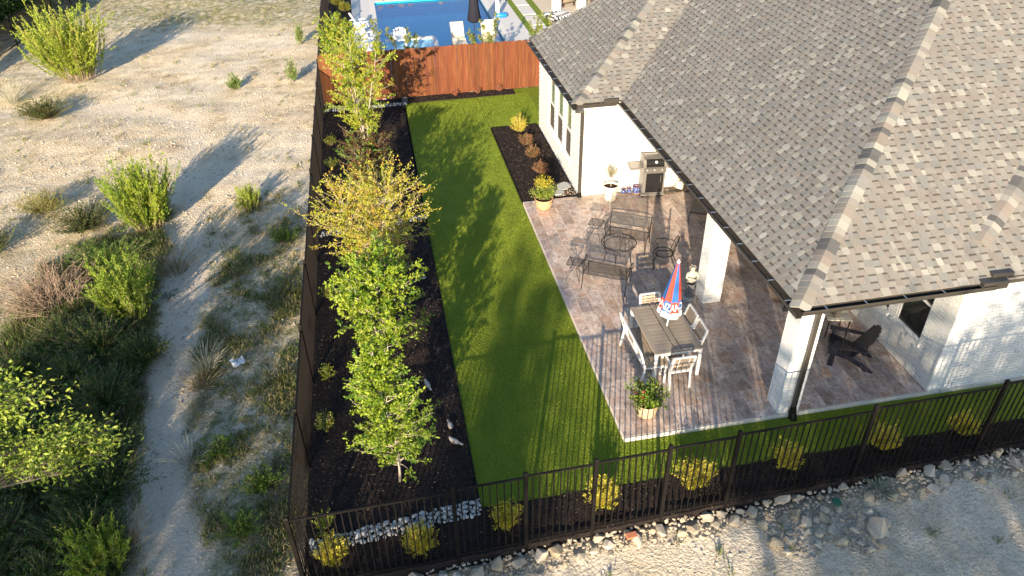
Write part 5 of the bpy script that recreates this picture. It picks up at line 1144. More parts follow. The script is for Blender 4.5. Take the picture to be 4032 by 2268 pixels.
# ------------------------------------------------------------------ wrought iron set
def iron(mb, pts, r=.009): return mb.tube(pts, r, 6)
def arc(c, r, a0, a1, n, plane='xz', sy=1.0):
    out = []
    for i in range(n+1):
        a = a0 + (a1-a0)*i/n; u_, v_ = r*math.cos(a), r*sy*math.sin(a); out.append((c[0]+u_, c[1], c[2]+v_) if plane == 'xz' else ((c[0], c[1]+u_, c[2]+v_) if plane == 'yz' else (c[0]+u_, c[1]+v_, c[2])))
    return out
def settee(name, label, x, y, rz, wd=1.08):
    """faces +y in its own frame"""
    t = thing(name, label, 'bench', (x, y, 0), rz, 'wrought iron benches at the round table'); D_ = .52; sh = .42
    fr = MB(); iron(fr, [(-wd/2, D_/2, sh), (wd/2, D_/2, sh)], .012); iron(fr, [(-wd/2, -D_/2, sh-.03), (wd/2, -D_/2, sh-.03)], .012); [iron(fr, [(s_*wd/2, D_/2, sh), (s_*wd/2, -D_/2, sh-.03)], .012) for s_ in (-1, 1)]; fr.build('seat_frame', 'black_iron', t)
    MB().add([(-wd/2, D_/2, sh), (wd/2, D_/2, sh), (wd/2, -D_/2, sh-.03), (-wd/2, -D_/2, sh-.03), (-wd/2, D_/2, sh-.004), (wd/2, D_/2, sh-.004), (wd/2, -D_/2, sh-.034), (-wd/2, -D_/2, sh-.034)], [(0, 1, 2, 3), (7, 6, 5, 4)]).build('seat_mesh', 'iron_mesh', t)
    bt = lambda z: -D_/2 - (z-sh)*.28
    bk = MB(); iron(bk, [(-wd/2, bt(sh), sh-.03), (-wd/2, bt(.86), .86)], .012); iron(bk, [(wd/2, bt(sh), sh-.03), (wd/2, bt(.86), .86)], .012); iron(bk, [(-wd/2, bt(.86), .86), (-wd*.25, bt(.885), .885), (0, bt(.90), .90), (wd*.25, bt(.885), .885), (wd/2, bt(.86), .86)], .012); iron(bk, [(-wd/2, bt(.79), .79), (wd/2, bt(.79), .79)], .008); iron(bk, [(-wd/2, bt(.5), .5), (wd/2, bt(.5), .5)], .008)
    for i in range(-2, 3): iron(bk, arc((i*.07, bt(.84), .835), .035, 0, 6.28, 10), .005)
    bk.build('back_frame', 'black_iron', t)
    MB().add([(-wd/2, bt(.5), .5), (wd/2, bt(.5), .5), (wd/2, bt(.79), .79), (-wd/2, bt(.79), .79)], [(0, 1, 2, 3)]).add([(-wd/2, bt(.5)-.004, .5), (wd/2, bt(.5)-.004, .5), (wd/2, bt(.79)-.004, .79), (-wd/2, bt(.79)-.004, .79)], [(3, 2, 1, 0)]).build('back_mesh', 'iron_mesh', t)
    for s_ in (-1, 1):
        a_ = MB(); iron(a_, [(s_*wd/2, bt(.68), .68), (s_*(wd/2+.03), -.05, .68), (s_*(wd/2+.04), .16, .665)], .012); iron(a_, [(p[0], p[1], p[2]) for p in arc((s_*(wd/2+.04), .16, .585), .08, math.pi/2, -2.6, 10, 'yz')], .010); iron(a_, [(s_*(wd/2+.03), .2, .5), (s_*wd/2, D_/2-.02, sh)], .010); iron(a_, arc((s_*(wd/2+.02), -.02, .55), .09, 0, 6.28, 12, 'yz'), .007); a_.build('armrest', 'black_iron', t)
        iron(MB(), [(s_*wd/2, D_/2, sh), (s_*(wd/2+.01), D_/2+.05, .22), (s_*wd/2, D_/2+.02, .06), (s_*wd/2, D_/2+.06, .008)], .012).build('leg', 'black_iron', t)
        iron(MB(), [(s_*wd/2, -D_/2, sh-.03), (s_*wd/2, -D_/2-.05, .22), (s_*wd/2, -D_/2-.12, .008)], .012).build('leg', 'black_iron', t)
    return t
ang = math.atan2(-.51, .86)
settee('iron_bench', 'black wrought iron bench facing away from the viewer, nearest the dining table', 1.16, 5.02, ang)
settee('iron_bench', 'black wrought iron bench with wide mesh back behind the round table', 2.20, 6.62, ang + math.pi)
def armchair(x, y, rz):
    t = thing('iron_chair', 'black wrought iron armchair right of the round table', 'chair', (x, y, 0), rz); sh = .43
    fr = MB(); iron(fr, arc((0, 0, sh), .25, 0, 6.28, 20, 'xy', .95), .012); fr.build('seat_frame', 'black_iron', t)
    MB().lathe([(.0, sh+.002), (.245, sh+.002)], 20, cap=False).build('seat_mesh', 'iron_mesh', t)
    bk = MB(); iron(bk, [(-.22, -.2, sh), (-.23, -.27, .66), (-.17, -.33, .84), (0, -.36, .90), (.17, -.33, .84), (.23, -.27, .66), (.22, -.2, sh)], .012)
    for s_ in (-.1, 0, .1): iron(bk, [(s_*.8, -.23, sh), (s_*1.1, -.29, .66), (s_*.7, -.345, .87)], .007)
    iron(bk, [(-.22, -.28, .64), (0, -.30, .66), (.22, -.28, .64)], .008); iron(bk, arc((0, -.33, .78), .05, 0, 6.28, 12), .006); bk.build('back', 'black_iron', t)
    for s_ in (-1, 1):
        iron(MB(), [(s_*.23, -.27, .64), (s_*.30, -.05, .66), (s_*.30, .16, .65), (s_*.285, .21, .58), (s_*.25, .13, sh)], .012).build('armrest', 'black_iron', t)
        iron(MB(), [(s_*.2, .17, sh), (s_*.235, .24, .25), (s_*.215, .2, .07), (s_*.24, .25, .008)], .012).build('leg', 'black_iron', t)
        iron(MB(), [(s_*.2, -.17, sh), (s_*.235, -.27, .22), (s_*.25, -.36, .008)], .012).build('leg', 'black_iron', t)
armchair(2.78, 5.52, math.atan2(.9, .4) + math.radians(5))
rt_ = thing('round_table', 'round black wrought iron table with mesh top', 'table', (1.70, 5.86, 0)); R0 = .44; ZR = .66
MB().tube(arc((0, 0, ZR), R0, 0, 6.2832, 40, 'xy'), .014, 6, cap=False).build('rim', 'black_iron', rt_, True)
MB().tube(arc((0, 0, ZR-.07), R0*.8, 0, 6.2832, 36, 'xy'), .008, 6, cap=False).build('apron_ring', 'black_iron', rt_, True)
MB().lathe([(0, ZR+.004), (R0-.005, ZR+.004)], 36, cap=False).build('mesh_top', 'iron_mesh', rt_)
for k in range(4):
    a = math.pi/4 + k*math.pi/2 + .3; ca, sa = math.cos(a), math.sin(a); l = MB()
    for o_ in (-.14, .14): iron(l, [(math.cos(a+o_)*R0*.9, math.sin(a+o_)*R0*.9, ZR-.01), (ca*.30, sa*.30, .30), (ca*.36, sa*.36, .008)], .008)
    l.build('leg', 'black_iron', rt_)
def sidetable(label, x, y, rz, s_=.36, h=.52):
    t = thing('side_table', label, 'side table', (x, y, 0), rz, 'small wrought iron side tables'); fr = MB()
    q = [(-s_/2, -s_/2, h), (s_/2, -s_/2, h), (s_/2, s_/2, h), (-s_/2, s_/2, h)]
    for i in range(4): iron(fr, [q[i], q[(i+1) % 4]], .009)
    fr.build('top_frame', 'black_iron', t); MB().box((0, 0, h), (s_-.01, s_-.01, .004)).build('mesh_top', 'iron_mesh', t)
    for k in range(4):
        a = k*math.pi/2 + math.pi/4; ca, sa = math.cos(a), math.sin(a); r = s_*.68
        iron(MB(), [(ca*r, sa*r, h), (ca*r*.55, sa*r*.55, h-.12), (ca*.03, sa*.03, h-.19), (ca*r*.6, sa*r*.6, h*.38), (ca*r*.92, sa*r*.92, h*.18), (ca*r, sa*r, .008)], .008).build('leg', 'black_iron', t)
sidetable('small black iron side table beside the far bench', 1.50, 7.18, -.55); sidetable('small black iron side table nearest the lawn', .45, 5.42, -.55)
# cushioned ottoman by the far column
simple('tan_cushion', (.23, .185, .14), .9, .1, var=.1, sc=12, bump=.3)
o_ = thing('ottoman', 'brown cushioned ottoman on curved iron legs behind the far column', 'ottoman', (4.75, 7.55, 0), -.5); MB().cbox((0, 0, .40), (.8, .62, .15), .05).build('cushion', 'tan_cushion', o_, True)
fr = MB(); [iron(fr, [(-.36, y, .31), (.36, y, .31)], .012) for y in (-.26, .26)]; [iron(fr, [(x, -.26, .31), (x, .26, .31)], .012) for x in (-.36, .36)]; fr.build('frame', 'black_iron', o_)
for sx in (-1, 1):
    for sy in (-1, 1): iron(MB(), [(sx*.36, sy*.26, .31), (sx*.39, sy*.28, .15), (sx*.37, sy*.26, .008)], .012).build('leg', 'black_iron', o_)
b_ = thing('cushion_chair', 'cushioned chair in the shade beyond the ottoman', 'chair', (5.45, 8.3, 0), .8); MB().cbox((0, 0, .42), (.62, .6, .14), .05).build('seat_cushion', 'tan_cushion', b_, True); MB().cbox((0, -.3, .72), (.6, .14, .55), .05).build('back_cushion', 'tan_cushion', b_, True)
for sx in (-1, 1):
    for sy in (-1, 1): iron(MB(), [(sx*.28, sy*.27, .36), (sx*.3, sy*.29, .008)], .012).build('leg', 'black_iron', b_)
# ------------------------------------------------------------------ statue
simple('cast_stone', (.42, .39, .33), .85, .15, var=.14, sc=9, bump=.4, bsc=40); simple('cast_stone_dark', (.20, .195, .19), .85, .15, var=.2, sc=12, bump=.3)
s_ = thing('garden_statue', 'pale stone cherub bust on a fluted dark pedestal beside the far column', 'statue', (2.92, 4.05, 0), math.pi)
MB().lathe([(0, 0), (.17, 0), (.175, .05), (.15, .07), (.13, .085), (0, .085)], 20).build('plinth', 'cast_stone', s_)
fl = MB(); n = 40; a = np.arange(n)*2*math.pi/n; rr = np.where(np.arange(n) % 4 < 2, 1.0, .86); vs = []
for r, z in ((.125, .085), (.105, .14), (.10, .40), (.115, .46)): vs.append(np.stack([rr*r*np.cos(a), rr*r*np.sin(a), np.full(n, z)], 1))
fl.add(np.concatenate(vs), [(i*n+k, i*n+(k+1) % n, (i+1)*n+(k+1) % n, (i+1)*n+k) for i in range(3) for k in range(n)]); fl.build('pedestal', 'cast_stone_dark', s_)
def skin(name, pts, edges, radii, mat, par, sub=2):
    me = bpy.data.meshes.new(name); me.from_pydata(pts, edges, []); o = bpy.data.objects.new(name, me); COL.objects.link(o); md = o.modifiers.new('skin', 'SKIN')
    for q, r in zip(me.skin_vertices[0].data, radii): q.radius = (r, r) if np.isscalar(r) else r
    me.skin_vertices[0].data[0].use_root = True
    sb = o.modifiers.new('sub', 'SUBSURF'); sb.levels = sub; sb.render_levels = sub
    dg = bpy.context.evaluated_depsgraph_get(); dg.update(); m2 = bpy.data.meshes.new_from_object(o.evaluated_get(dg)); bpy.data.objects.remove(o)
    m2.materials.clear(); m2.materials.append(MAT[mat]); m2.polygons.foreach_set('use_smooth', np.ones(len(m2.polygons), bool)); m2.name = name; q = link(name, m2, par); return q
fig = skin('figure', [(0, 0, .47), (0, 0, .56), (0, .0, .66), (0, 0, .74), (0, 0.01, .79), (0, .015, .85), (0, .02, .92), (-.10, 0, .72), (-.145, .05, .62), (-.07, .12, .60), (.10, 0, .72), (.15, .05, .64), (.07, .13, .66)], [(0, 1), (1, 2), (2, 3), (3, 4), (4, 5), (5, 6), (3, 7), (7, 8), (8, 9), (3, 10), (10, 11), (11, 12)], [.10, .085, .095, .08, .036, .066, .05, .045, .035, .03, .045, .035, .03], 'cast_stone', s_)
hb = MB()
for k in range(26): a_ = k*2.4; zz = .88 + .06*(k/26); rr_ = .072*math.cos((zz-.88)*14); v, f = PEB[k % 6]; hb.add(v*.02 + np.array((rr_*math.cos(a_), .015 - abs(rr_)*.2 + rr_*math.sin(a_)*.9, zz)), f)
hb.build('hair', 'cast_stone', s_); MB().add(PEB[2][0]*.018 + np.array((0, .095, .865)), PEB[2][1]).build('nose', 'cast_stone', s_)
MB().tube([(-.07, .12, .60), (0, .16, .63), (.07, .13, .66)], .03, 8).build('held_bundle', 'cast_stone', s_, True)
# ------------------------------------------------------------------ adirondack chairs and porch table
simple('navy_paint', (.018, .018, .028), .5, .35, var=.25, sc=30)
def adirondack(label, x, y, rz):
    """faces -x in its own frame"""
    t = thing('adirondack_chair', label, 'chair', (x, y, 0), rz, 'dark adirondack chairs on the porch')
    for s_ in (-1, 1):
        y_ = s_*.27; top = [(-.42, .39), (-.30, .40), (-.05, .33), (.25, .20), (.45, .08), (.52, 0)]; bot = [(-.42, .28), (-.28, .28), (-.03, .22), (.22, .10), (.36, .0)]
        P = top + bot[::-1]; n = len(P); MB().add([(a, y_-.0125, z) for a, z in P] + [(a, y_+.0125, z) for a, z in P], [tuple(range(n)), tuple(range(2*n-1, n-1, -1))] + [(k, n+k, n+(k+1) % n, (k+1) % n)[::-1] for k in range(n)]).build('side_rail', 'navy_paint', t)
        MB().cbox((-.34, s_*.30, .27), (.11, .03, .54), .005).build('leg', 'navy_paint', t)
        P = [(-.47, -.07), (-.44, .075), (-.2, .075), (.30, .03), (.30, -.04), (-.2, -.06)]; n = 6
        MB().add([(a, s_*(.315+b_*1.0), .565) for a, b_ in P] + [(a, s_*(.315+b_), .54) for a, b_ in P], [tuple(range(n)), tuple(range(2*n-1, n-1, -1))] + [(k, n+k, n+(k+1) % n, (k+1) % n)[::-1] for k in range(n)]).build('armrest', 'navy_paint', t)
    for i in range(6):
        a = -.40 + i*.085; z = .405 - max(0, a+.3)*.30; MB().cbox((a, 0, z), (.075, .56, .018), .004, M=None).build('seat_slat', 'navy_paint', t)
    for i in range(-3, 4):
        yb, L = i*.082, .80 - .018*i*i; a0 = np.array((.06, yb*.9, .30)); a1 = a0 + np.array((.40*L/.8, yb*.18, .70*L/.8))
        d = (a1-a0)/np.linalg.norm(a1-a0); sx = np.array((0, 1., 0)); nn = np.cross(sx, d); n = 7; q = [(-.037, 0), (.037, 0), (.037, L-.03), (.022, L-.006), (0, L), (-.022, L-.006), (-.037, L-.03)]
        MB().add([a0 + sx*u_ + d*v_ + nn*.009 for u_, v_ in q] + [a0 + sx*u_ + d*v_ - nn*.009 for u_, v_ in q], [tuple(range(n)), tuple(range(2*n-1, n-1, -1))] + [(k, n+k, n+(k+1) % n, (k+1) % n)[::-1] for k in range(n)]).build('back_slat', 'navy_paint', t)
    MB().cbox((.27, 0, .60), (.03, .6, .07), .004).cbox((-.43, 0, .34), (.024, .57, .10), .004).build('cross_brace', 'navy_paint', t)
adirondack('dark adirondack chair beside the front porch window', 5.37, 1.20, math.atan2(-.52, .855)); adirondack('dark adirondack chair mostly hidden behind the near column', 5.35, 3.25, -.35)
pt = thing('porch_table', 'small pale square table with dark legs between the adirondack chairs', 'side table', (5.6, 2.18, 0), -.25); MB().cbox((0, 0, .49), (.52, .52, .025), .006).build('top', 'cream_ceramic', pt)
for sx in (-1, 1):
    for sy in (-1, 1): MB().cbox((sx*.22, sy*.22, .239), (.025, .025, .476), .004).build('leg', 'dark_wood', pt)
pp = thing('potted_plant', 'small green plant in an olive pot on the porch table', 'potted plant', (5.62, 2.28, .503)); pot(pp, [(0, .002), (.09, .002), (.1, .02), (.135, .18), (.14, .2), (.125, .2), (.12, .17)], 'olive_glaze', .16, .12); leafball(pp, .16, .2, .16, [G2], 40, 14, .05, .5)
# ------------------------------------------------------------------ doves and litter
def dove(label, x, y, rz):
    t = thing('dove', label, 'bird', (x, y, MZ + .01), rz, 'doves feeding on the mulch')
    skin('body', [(0, 0, .075), (.05, 0, .08), (.085, 0, .095), (.11, 0, .125), (.125, 0, .14), (-.05, 0, .07), (-.11, 0, .062), (-.19, 0, .055)], [(0, 1), (1, 2), (2, 3), (3, 4), (0, 5), (5, 6), (6, 7)], [.05, .048, .036, .022, .02, .042, .022, (.022, .01)], 'dove_grey', t)
    MB().tube([(.143, 0, .14), (.165, 0, .135)], [.006, .002], 6).build('beak', 'black_iron', t)
    for s_ in (-1, 1):
        MB().add([(.05, s_*.045, .095), (-.02, s_*.052, .10), (-.12, s_*.02, .075), (-.03, s_*.05, .06), (.03, s_*.05, .065)], [(0, 1, 2, 3, 4)]).build('wing', 'dove_wing', t); MB().tube([(.01, s_*.018, .04), (.012, s_*.02, .004), (.03, s_*.02, .002)], .004, 5).build('leg', 'red_leg', t)
simple('dove_grey', (.40, .37, .34), .8, .15, var=.1, sc=30); simple('dove_wing', (.33, .31, .29), .8, .15, var=.15, sc=40); simple('red_leg', (.4, .12, .1), .7, .2)
dove('dove standing nearest the edge of the turf, farthest back', -3.55, 2.25, 1.9); dove('middle one of the three doves on the mulch', -3.23, .98, -1.4); dove('dove nearest the viewer on the mulch', -3.2, .55, 2.5)
simple('paper', (.74, .76, .8), .7, .2); P = rng.uniform(-.14, .14, (5, 5)); v = [(i*.075-.15, j*.06-.12, .03 + abs(rng.normal())*.045) for i in range(5) for j in range(5)]
t = tag(MB().add(v, [(i*5+j, i*5+5+j, i*5+6+j, i*5+1+j) for i in range(4) for j in range(4)]).build('crumpled_paper', 'paper'), 'crumpled white paper litter on the weedy ground', 'litter'); t.location = (-7.65, 4.24, gz(-7.65, 4.24)); t.rotation_euler = (0, 0, .5)
for x, y, r, l in ((-3.25, 6.35, .07, 'single pale stone on the mulch near the turf'), (-4.0, 5.5, .09, 'flat pale stone among the tree stems')):
    o = tag(link('stone', RIVM[1]), l, 'stone'); o.location = (x, y, MZ + .3*r); o.scale = (r, r*.8, r*.7)
# ------------------------------------------------------------------ neighbouring yard with the pool
simple('pool_deck', (.60, .58, .56), .8, .2, var=.06, sc=2.5, bump=.2, bsc=120); simple('coping', (.66, .62, .59), .75, .2, var=.06, sc=6); simple('pool_plaster', (.03, .62, .95), .7, .2, var=.10, sc=1.5); simple('pool_plaster_light', (.33, .60, .78), .7, .2, var=.08, sc=2)
NZ = -.1
PX0, PX1, PY0, PY1 = -3.4, 2.41, 22.6, 34.2
dk = struct('pool_deck', slab([(-4.66, 19.45), (-3.72, 19.45), (-3.72, 38), (-4.66, 38)], NZ), 'pool_deck', 'left side of the pale concrete pool deck')
struct('pool_deck', slab([(2.79, 19.45), (3.76, 19.45), (3.76, 38), (2.79, 38)], NZ), 'pool_deck', 'right side of the pale concrete pool deck')
struct('pool_deck', slab([(-3.72, PY1+.36), (2.79, PY1+.36), (2.79, 38), (-3.72, 38)], NZ), 'pool_deck', 'far end of the pool deck')
struct('pool_deck', slab([(-3.72, 19.45), (2.79, 19.45), (2.79, PY0-.36), (-3.72, PY0-.36)], NZ), 'pool_deck', 'near end of the pool deck behind the wooden fence')
struct('neighbour_turf', slab([(3.78, 19.45), (5.16, 19.45), (5.16, 38), (3.78, 38)], NZ + .004), 'turf', 'turf strip with stepping slabs beside the pool')
struct('neighbour_patio', slab([(5.18, 19.45), (16, 19.45), (16, 38), (5.18, 38)], NZ - .002), 'cream_concrete', 'cream patio of the neighbouring house')
struct('neighbour_bed', sheet(-5.9, -4.68, 19.35, 40, lambda x, y: NZ + 0*x, .2), 'mulch', 'mulch strip along the fence beside the pool', True)
pl = thing('swimming_pool', 'blue swimming pool behind the wooden fence', 'pool', (-.5, 28, NZ))
d = .85
MB().add([(PX0, PY0, NZ-d), (PX1, PY0, NZ-d), (PX1, PY1, NZ-d), (PX0, PY1, NZ-d), (PX0, PY0, NZ), (PX1, PY0, NZ), (PX1, PY1, NZ), (PX0, PY1, NZ)], [(0, 1, 2, 3), (0, 4, 5, 1), (1, 5, 6, 2), (2, 6, 7, 3), (3, 7, 4, 0)]).build('basin', 'pool_plaster', pl, world=True)
MB().box(((PX0-.16)+.0, (PY0+PY1)/2, NZ-.1), (.315, PY1-PY0+.7, .222)).build('coping_strip', 'coping', pl, world=True); MB().box((PX1+.19, (PY0+PY1)/2, NZ-.1), (.375, PY1-PY0+.7, .222)).build('coping_strip', 'coping', pl, world=True)
MB().box(((PX0+PX1)/2, PY1+.18, NZ-.1), (PX1-PX0-.01, .35, .222)).build('coping_strip', 'coping', pl, world=True); MB().box(((PX0+PX1)/2, PY0-.18, NZ-.1), (PX1-PX0-.01, .35, .222)).build('coping_strip', 'coping', pl, world=True)
MB().box((PX1-.045, (PY0+PY1)/2, NZ-.08), (.03, PY1-PY0-.02, .14)).build('tile_band', 'navy_tile', pl, world=True)
simple('navy_tile', (.012, .02, .05), .3, .5) if 'navy_tile' not in MAT else None
MB().box((-2.0, 25.9, NZ-.62), (2.4, 1.9, 1.2)).build('spa_floor', 'pool_plaster_light', pl, world=True)
MB().box((-2.0, 26.92, NZ-.55), (2.35, .22, 1.2)).box((-.86, 25.8, NZ-.55), (.22, 2.0, 1.2)).build('spa_wall', 'coping', pl, world=True)
MB().box((1.0, 25.4, NZ-.75), (3.2, 2.4, 1.1)).build('tanning_ledge', 'pool_plaster', pl, world=True)
b = NB('pool_water'); f = b.n('ShaderNodeFresnel'); f.inputs[0].default_value = 1.26; nz = b.noise(2.2, 4, .6, None, None, .5); bp = b.n('ShaderNodeBump'); bp.inputs['Strength'].default_value = .35; bp.inputs['Distance'].default_value = .03; b.l(nz, bp.inputs['Height'])
tr = b.n('ShaderNodeBsdfTransparent'); tr.inputs[0].default_value = (.84, .95, .985, 1); gl = b.n('ShaderNodeBsdfGlossy'); gl.inputs['Roughness'].default_value = .04; b.l(bp.outputs[0], gl.inputs['Normal']); b.l(bp.outputs[0], f.inputs['Normal']); mx = b.n('ShaderNodeMixShader'); b.l(f.outputs[0], mx.inputs[0]); b.l(tr.outputs[0], mx.inputs[1]); b.l(gl.outputs[0], mx.inputs[2]); b.l(mx.outputs[0], b.t.nodes['Material Output'].inputs[0])
MB().add([(PX0+.005, PY0+.005, NZ-.09), (PX1-.005, PY0+.005, NZ-.09), (PX1-.005, PY1-.005, NZ-.09), (PX0+.005, PY1-.005, NZ-.09)], [(0, 1, 2, 3)]).build('water', 'pool_water', pl, world=True)
# far edge rocks by the water
rk = thing('pool_boulders', 'row of rough tan boulders along the far end of the pool', 'rocks', (-2.2, 34.35, NZ))
for x, s_ in ((-3.0, .3), (-2.45, .36), (-1.9, .28), (-1.35, .3), (.3, .25)): put(random.choice(ROCKM), 'boulder', rk, (x, 34.4, NZ + .1), s_, x*3)
for k, y in enumerate((27.7, 29.63+.9, 31.35+.75, 26.6-.35)):
    t = tag(MB().cbox((0, 0, 0), (.70, 1.66, .05), .01).build('stepping_slab', 'pool_deck'), ['stepping slab with dark shadow streaks nearest the roof corner', 'middle stepping slab in the turf strip beside the pool', 'stepping slab at the top edge of the picture', 'stepping slab partly hidden by the roof corner'][k], 'paving slab', 'stepping slabs in the turf strip'); t.location = (4.42, (28.5, 30.43, 32.3, 26.6)[k], NZ + .022)
# pool furniture
simple('white_plastic', (.80, .80, .80), .4, .4, var=.03); simple('beige_plastic', (.62, .55, .43), .5, .35, var=.05); simple('dark_canvas', (.022, .022, .032), .8, .15, var=.25, sc=10, bump=.4); simple('blue_plastic', (.02, .22, .62), .35, .4, var=.05)
def ledge_chair(label, x, y):
    t = thing('pool_lounger', label, 'lounger', (x, y, NZ), 0, 'beige loungers on the pool ledge'); P = [(0, .02), (.45, .02), (.5, .1), (.75, .52), (.82, .60), (.86, .56), (.80, .46), (.58, .02), (.5, -.22), (0, -.22)]; n = len(P)
    MB().add([(-.31, a, z+.1) for a, z in P] + [(.31, a, z+.1) for a, z in P], [tuple(range(n)), tuple(range(2*n-1, n-1, -1))] + [(k, n+k, n+(k+1) % n, (k+1) % n) for k in range(n)]).build('shell', 'beige_plastic', t)
    MB().box((0, -.35, .0), (.62, .7, .16)).build('footrest', 'beige_plastic', t)
    return t
ledge_chair('beige in-pool lounger left of the dark umbrella', .25, 25.95); ledge_chair('beige in-pool lounger right of the dark umbrella', 1.72, 25.95)
u = thing('pool_umbrella', 'closed dark umbrella standing between the beige loungers', 'umbrella', (1.0, 25.9, NZ - .3)); MB().tube([(0, 0, 0), (0, 0, 3.5)], .022, 8).build('pole', 'black_iron', u)
mb = MB(); n = 24; vs = []; a = np.arange(n)*2*math.pi/n
for r, z in ((.03, 3.45), (.08, 3.1), (.14, 2.5), (.20, 1.75), (.27, 1.25), (.22, 1.18), (.03, 1.22)): vs.append(np.stack([r*np.cos(a)*(1 + .22*np.cos(8*a)), r*np.sin(a)*(1 + .22*np.cos(8*a)), z + .04*np.cos(8*a)*(r > .15)], 1))
mb.add(np.concatenate(vs), [(i*n+k, i*n+(k+1) % n, (i+1)*n+(k+1) % n, (i+1)*n+k)[::-1] for i in range(6) for k in range(n)]); mb.build('canopy', 'dark_canvas', u, True)
def wadir(label, x, y, rz):
    t = thing('white_chair', label, 'chair', (x, y, NZ), rz, 'white chairs beside the pool')
    for s_ in (-1, 1): MB().box((s_*.28, .0, .27), (.03, .09, .54)).build('leg', 'white_plastic', t); MB().box((s_*.30, -.1, .56), (.12, .75, .025)).build('armrest', 'white_plastic', t); MB().bar((s_*.27, .3, .36), (s_*.27, -.5, .06), .03, .1).build('side_rail', 'white_plastic', t)
    for i in range(5): MB().box((0, .3-.1*i, .38-.03*i), (.54, .085, .02)).build('seat_slat', 'white_plastic', t)
    for i in range(-2, 3): MB().bar((i*.11, -.15, .28), (i*.125, -.5, .98 - .02*i*i), .095, .02, (0, 1, 0)).build('back_slat', 'white_plastic', t)
    return t
wadir('white slatted chair on the pool deck behind the tall tree', -3.95, 26.9, -.9); wadir('second white slatted chair farther back beside the pool', -4.2, 28.6, -1.3); wadir('white slatted chair at the spa wall behind the wooden fence', -2.55, 26.0, .1)
t = thing('round_stool', 'round white side table on the pool deck', 'side table', (-3.95, 25.55, NZ)); MB().lathe([(0, .42), (.26, .42), (.26, .45), (0, .45)], 20).build('top', 'white_plastic', t); MB().lathe([(0, 0), (.16, 0), (.05, .1), (.04, .42)], 14, cap=False).build('base', 'white_plastic', t)
# basketball hoop with weighted foot
h_ = thing('pool_hoop', 'white and blue poolside basketball stand', 'basketball hoop', (2.75, 29.6, NZ)); MB().cbox((.15, 0, .11), (.62, .42, .22), .06).build('base_tank', 'blue_plastic', h_, True); MB().cbox((-.02, 0, .5), (.2, .16, .7), .04).build('lower_post', 'white_plastic', h_, True); MB().tube([(-.02, 0, .8), (-.12, .1, 1.4), (-.2, .2, 2.0)], .05, 10).build('post', 'blue_plastic', h_, True); MB().cbox((-.28, .22, 2.0), (.04, .9, .6), .01).build('backboard', 'blue_plastic', h_); MB().tube(arc((-.55, .22, 1.8), .2, 0, 6.283, 20, 'xy'), .015, 6).build('rim', 'white_plastic', h_)
# striped pool float beside the steps
b = NB('stripe'); wv = b.n('ShaderNodeTexWave'); wv.wave_type = 'BANDS'; wv.bands_direction = 'DIAGONAL'; wv.inputs['Scale'].default_value = 2.2; wv.inputs['Distortion'].default_value = 1.2; b.l(b.pos, wv.inputs['Vector']); b.out(b.ramp(wv.outputs['Fac'], [(.45, (.75, .75, .77)), (.55, (.05, .05, .06))]), .5, .35)
t = thing('pool_float', 'black and white striped inflatable lying beside the stepping slabs', 'pool float', (5.75, 28.6, NZ), .5)
mb = MB(); 
for i in range(6): mb.tube([(-.55 + .2*i, -.5, .16), (-.55 + .2*i, .5 - .05*i, .2)], .115, 10)
mb.build('body', 'stripe', t, True); MB().tube([(-.65, -.4, .2), (-.78, -.1, .34), (-.72, .35, .24)], [.14, .17, .13], 10).build('headrest', 'stripe', t, True)
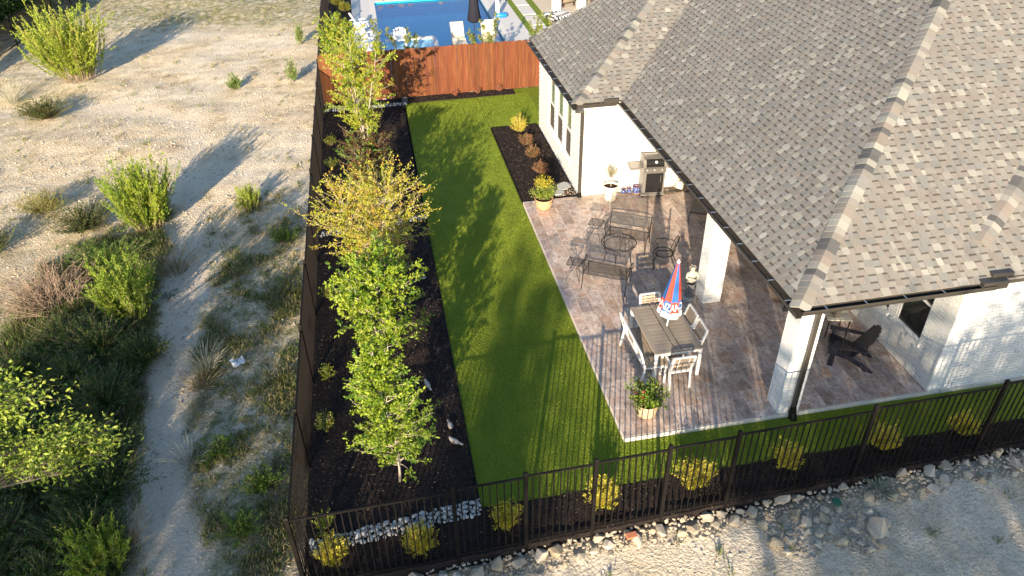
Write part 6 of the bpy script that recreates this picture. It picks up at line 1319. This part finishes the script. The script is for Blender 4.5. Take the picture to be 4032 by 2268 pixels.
# neighbouring house with white columns
nh = thing('neighbour_house', 'white columned porch of the neighbouring house behind the roof', 'house', (8, 33, NZ))
for x, y in ((5.95, 30.1), (7.3, 30.1), (9.0, 30.1)): MB().cbox((x, y, 1.35), (.42, .42, 2.9), .01).build('column', 'white_paint', nh, world=True)
MB().box((10, 34.5, 1.4), (8, .2, 3)).build('wall', 'cream_wall', nh, world=True); MB().box((9.5, 32.5, 3.0), (8, 5.4, .25)).build('porch_roof', 'shingle_far', nh, world=True)
w_ = MB().box((8.2, 34.37, 1.2), (1.6, .06, 2.0)).build('window', 'white_paint', nh, world=True); MB().box((8.2, 34.32, 1.2), (1.4, .05, 1.8)).build('pane', 'glass_dark', w_).location = w_.location*0
for x, y, l in ((6.7, 31.0, 'beige cushioned porch chair between the neighbour columns'), (8.3, 31.2, 'beige cushioned porch chair right of the second neighbour column')):
    t = thing('porch_chair', l, 'chair', (x, y, NZ), .3); MB().cbox((0, 0, .35), (.75, .7, .3), .06).build('seat', 'tan_cushion', t, True); MB().cbox((0, .32, .7), (.75, .16, .6), .06).build('back', 'tan_cushion', t, True); [MB().cbox((s_*.4, 0, .45), (.12, .7, .35), .04).build('arm', 'dark_wood', t) for s_ in (-1, 1)]; [MB().box((sx*.33, sy*.28, .1), (.06, .06, .2)).build('leg', 'dark_wood', t) for sx in (-1, 1) for sy in (-1, 1)]
# saplings just behind the wooden fence
SPL = [((.20, .24, .05), (.36, .36, .09)), ((.12, .18, .04), (.24, .28, .08))]
for x, h, l in ((-2.75, 2.75, 'tall leafy sapling rising over the fence in front of the spa'), (-2.35, 2.5, 'leafy sapling right of the tallest one behind the fence'), (-.05, 2.0, 'very small sapling tip over the fence before the pool'), (.30, 2.75, 'leafy sapling in front of the left beige lounger'), (.62, 2.5, 'short leafy sapling between lounger and umbrella'), (.92, 2.9, 'slender sapling at the dark umbrella'), (2.72, 2.75, 'sapling over the fence left of the roof corner'), (3.0, 2.9, 'slender sapling nearest the roof corner'), (3.28, 2.5, 'yellow-green shrub tip at the roof corner'), (-3.55, 2.9, 'sapling over the fence beside the white chairs')):
    tree('sapling', l, (x, 19.85, NZ), h, .2, SPL, 2, 46, 9, .085, 'bark', .3, .05, .012, lambda q: 1.0, 'sapling', 'saplings behind the wooden fence')
for x, y, s_, l in ((-5.1, 24.6, .5, 'golden shrub beside the pool nearest the wooden fence'), (-5.15, 29.2, .55, 'golden shrub in the middle of the pool bed'), (-5.0, 32.6, .55, 'golden shrub in the pool bed at the top edge'), (-5.45, 34.0, .55, 'golden shrub at the fence beside the pool at the top edge')):
    spray('golden_shrub', l, (x, y, NZ), s_*1.15, s_*.75, [YEL, YEG], 80, 26, .05, .5, 'shrub', 'golden shrubs beside the pool', 'leaf_conifer', .5)
tuft('grass_tuft', 'grey-brown ornamental grass in the pool bed', -5.2, 27.2, .6, .5, 140, ((.26, .24, .16), (.38, .35, .25)), NZ)
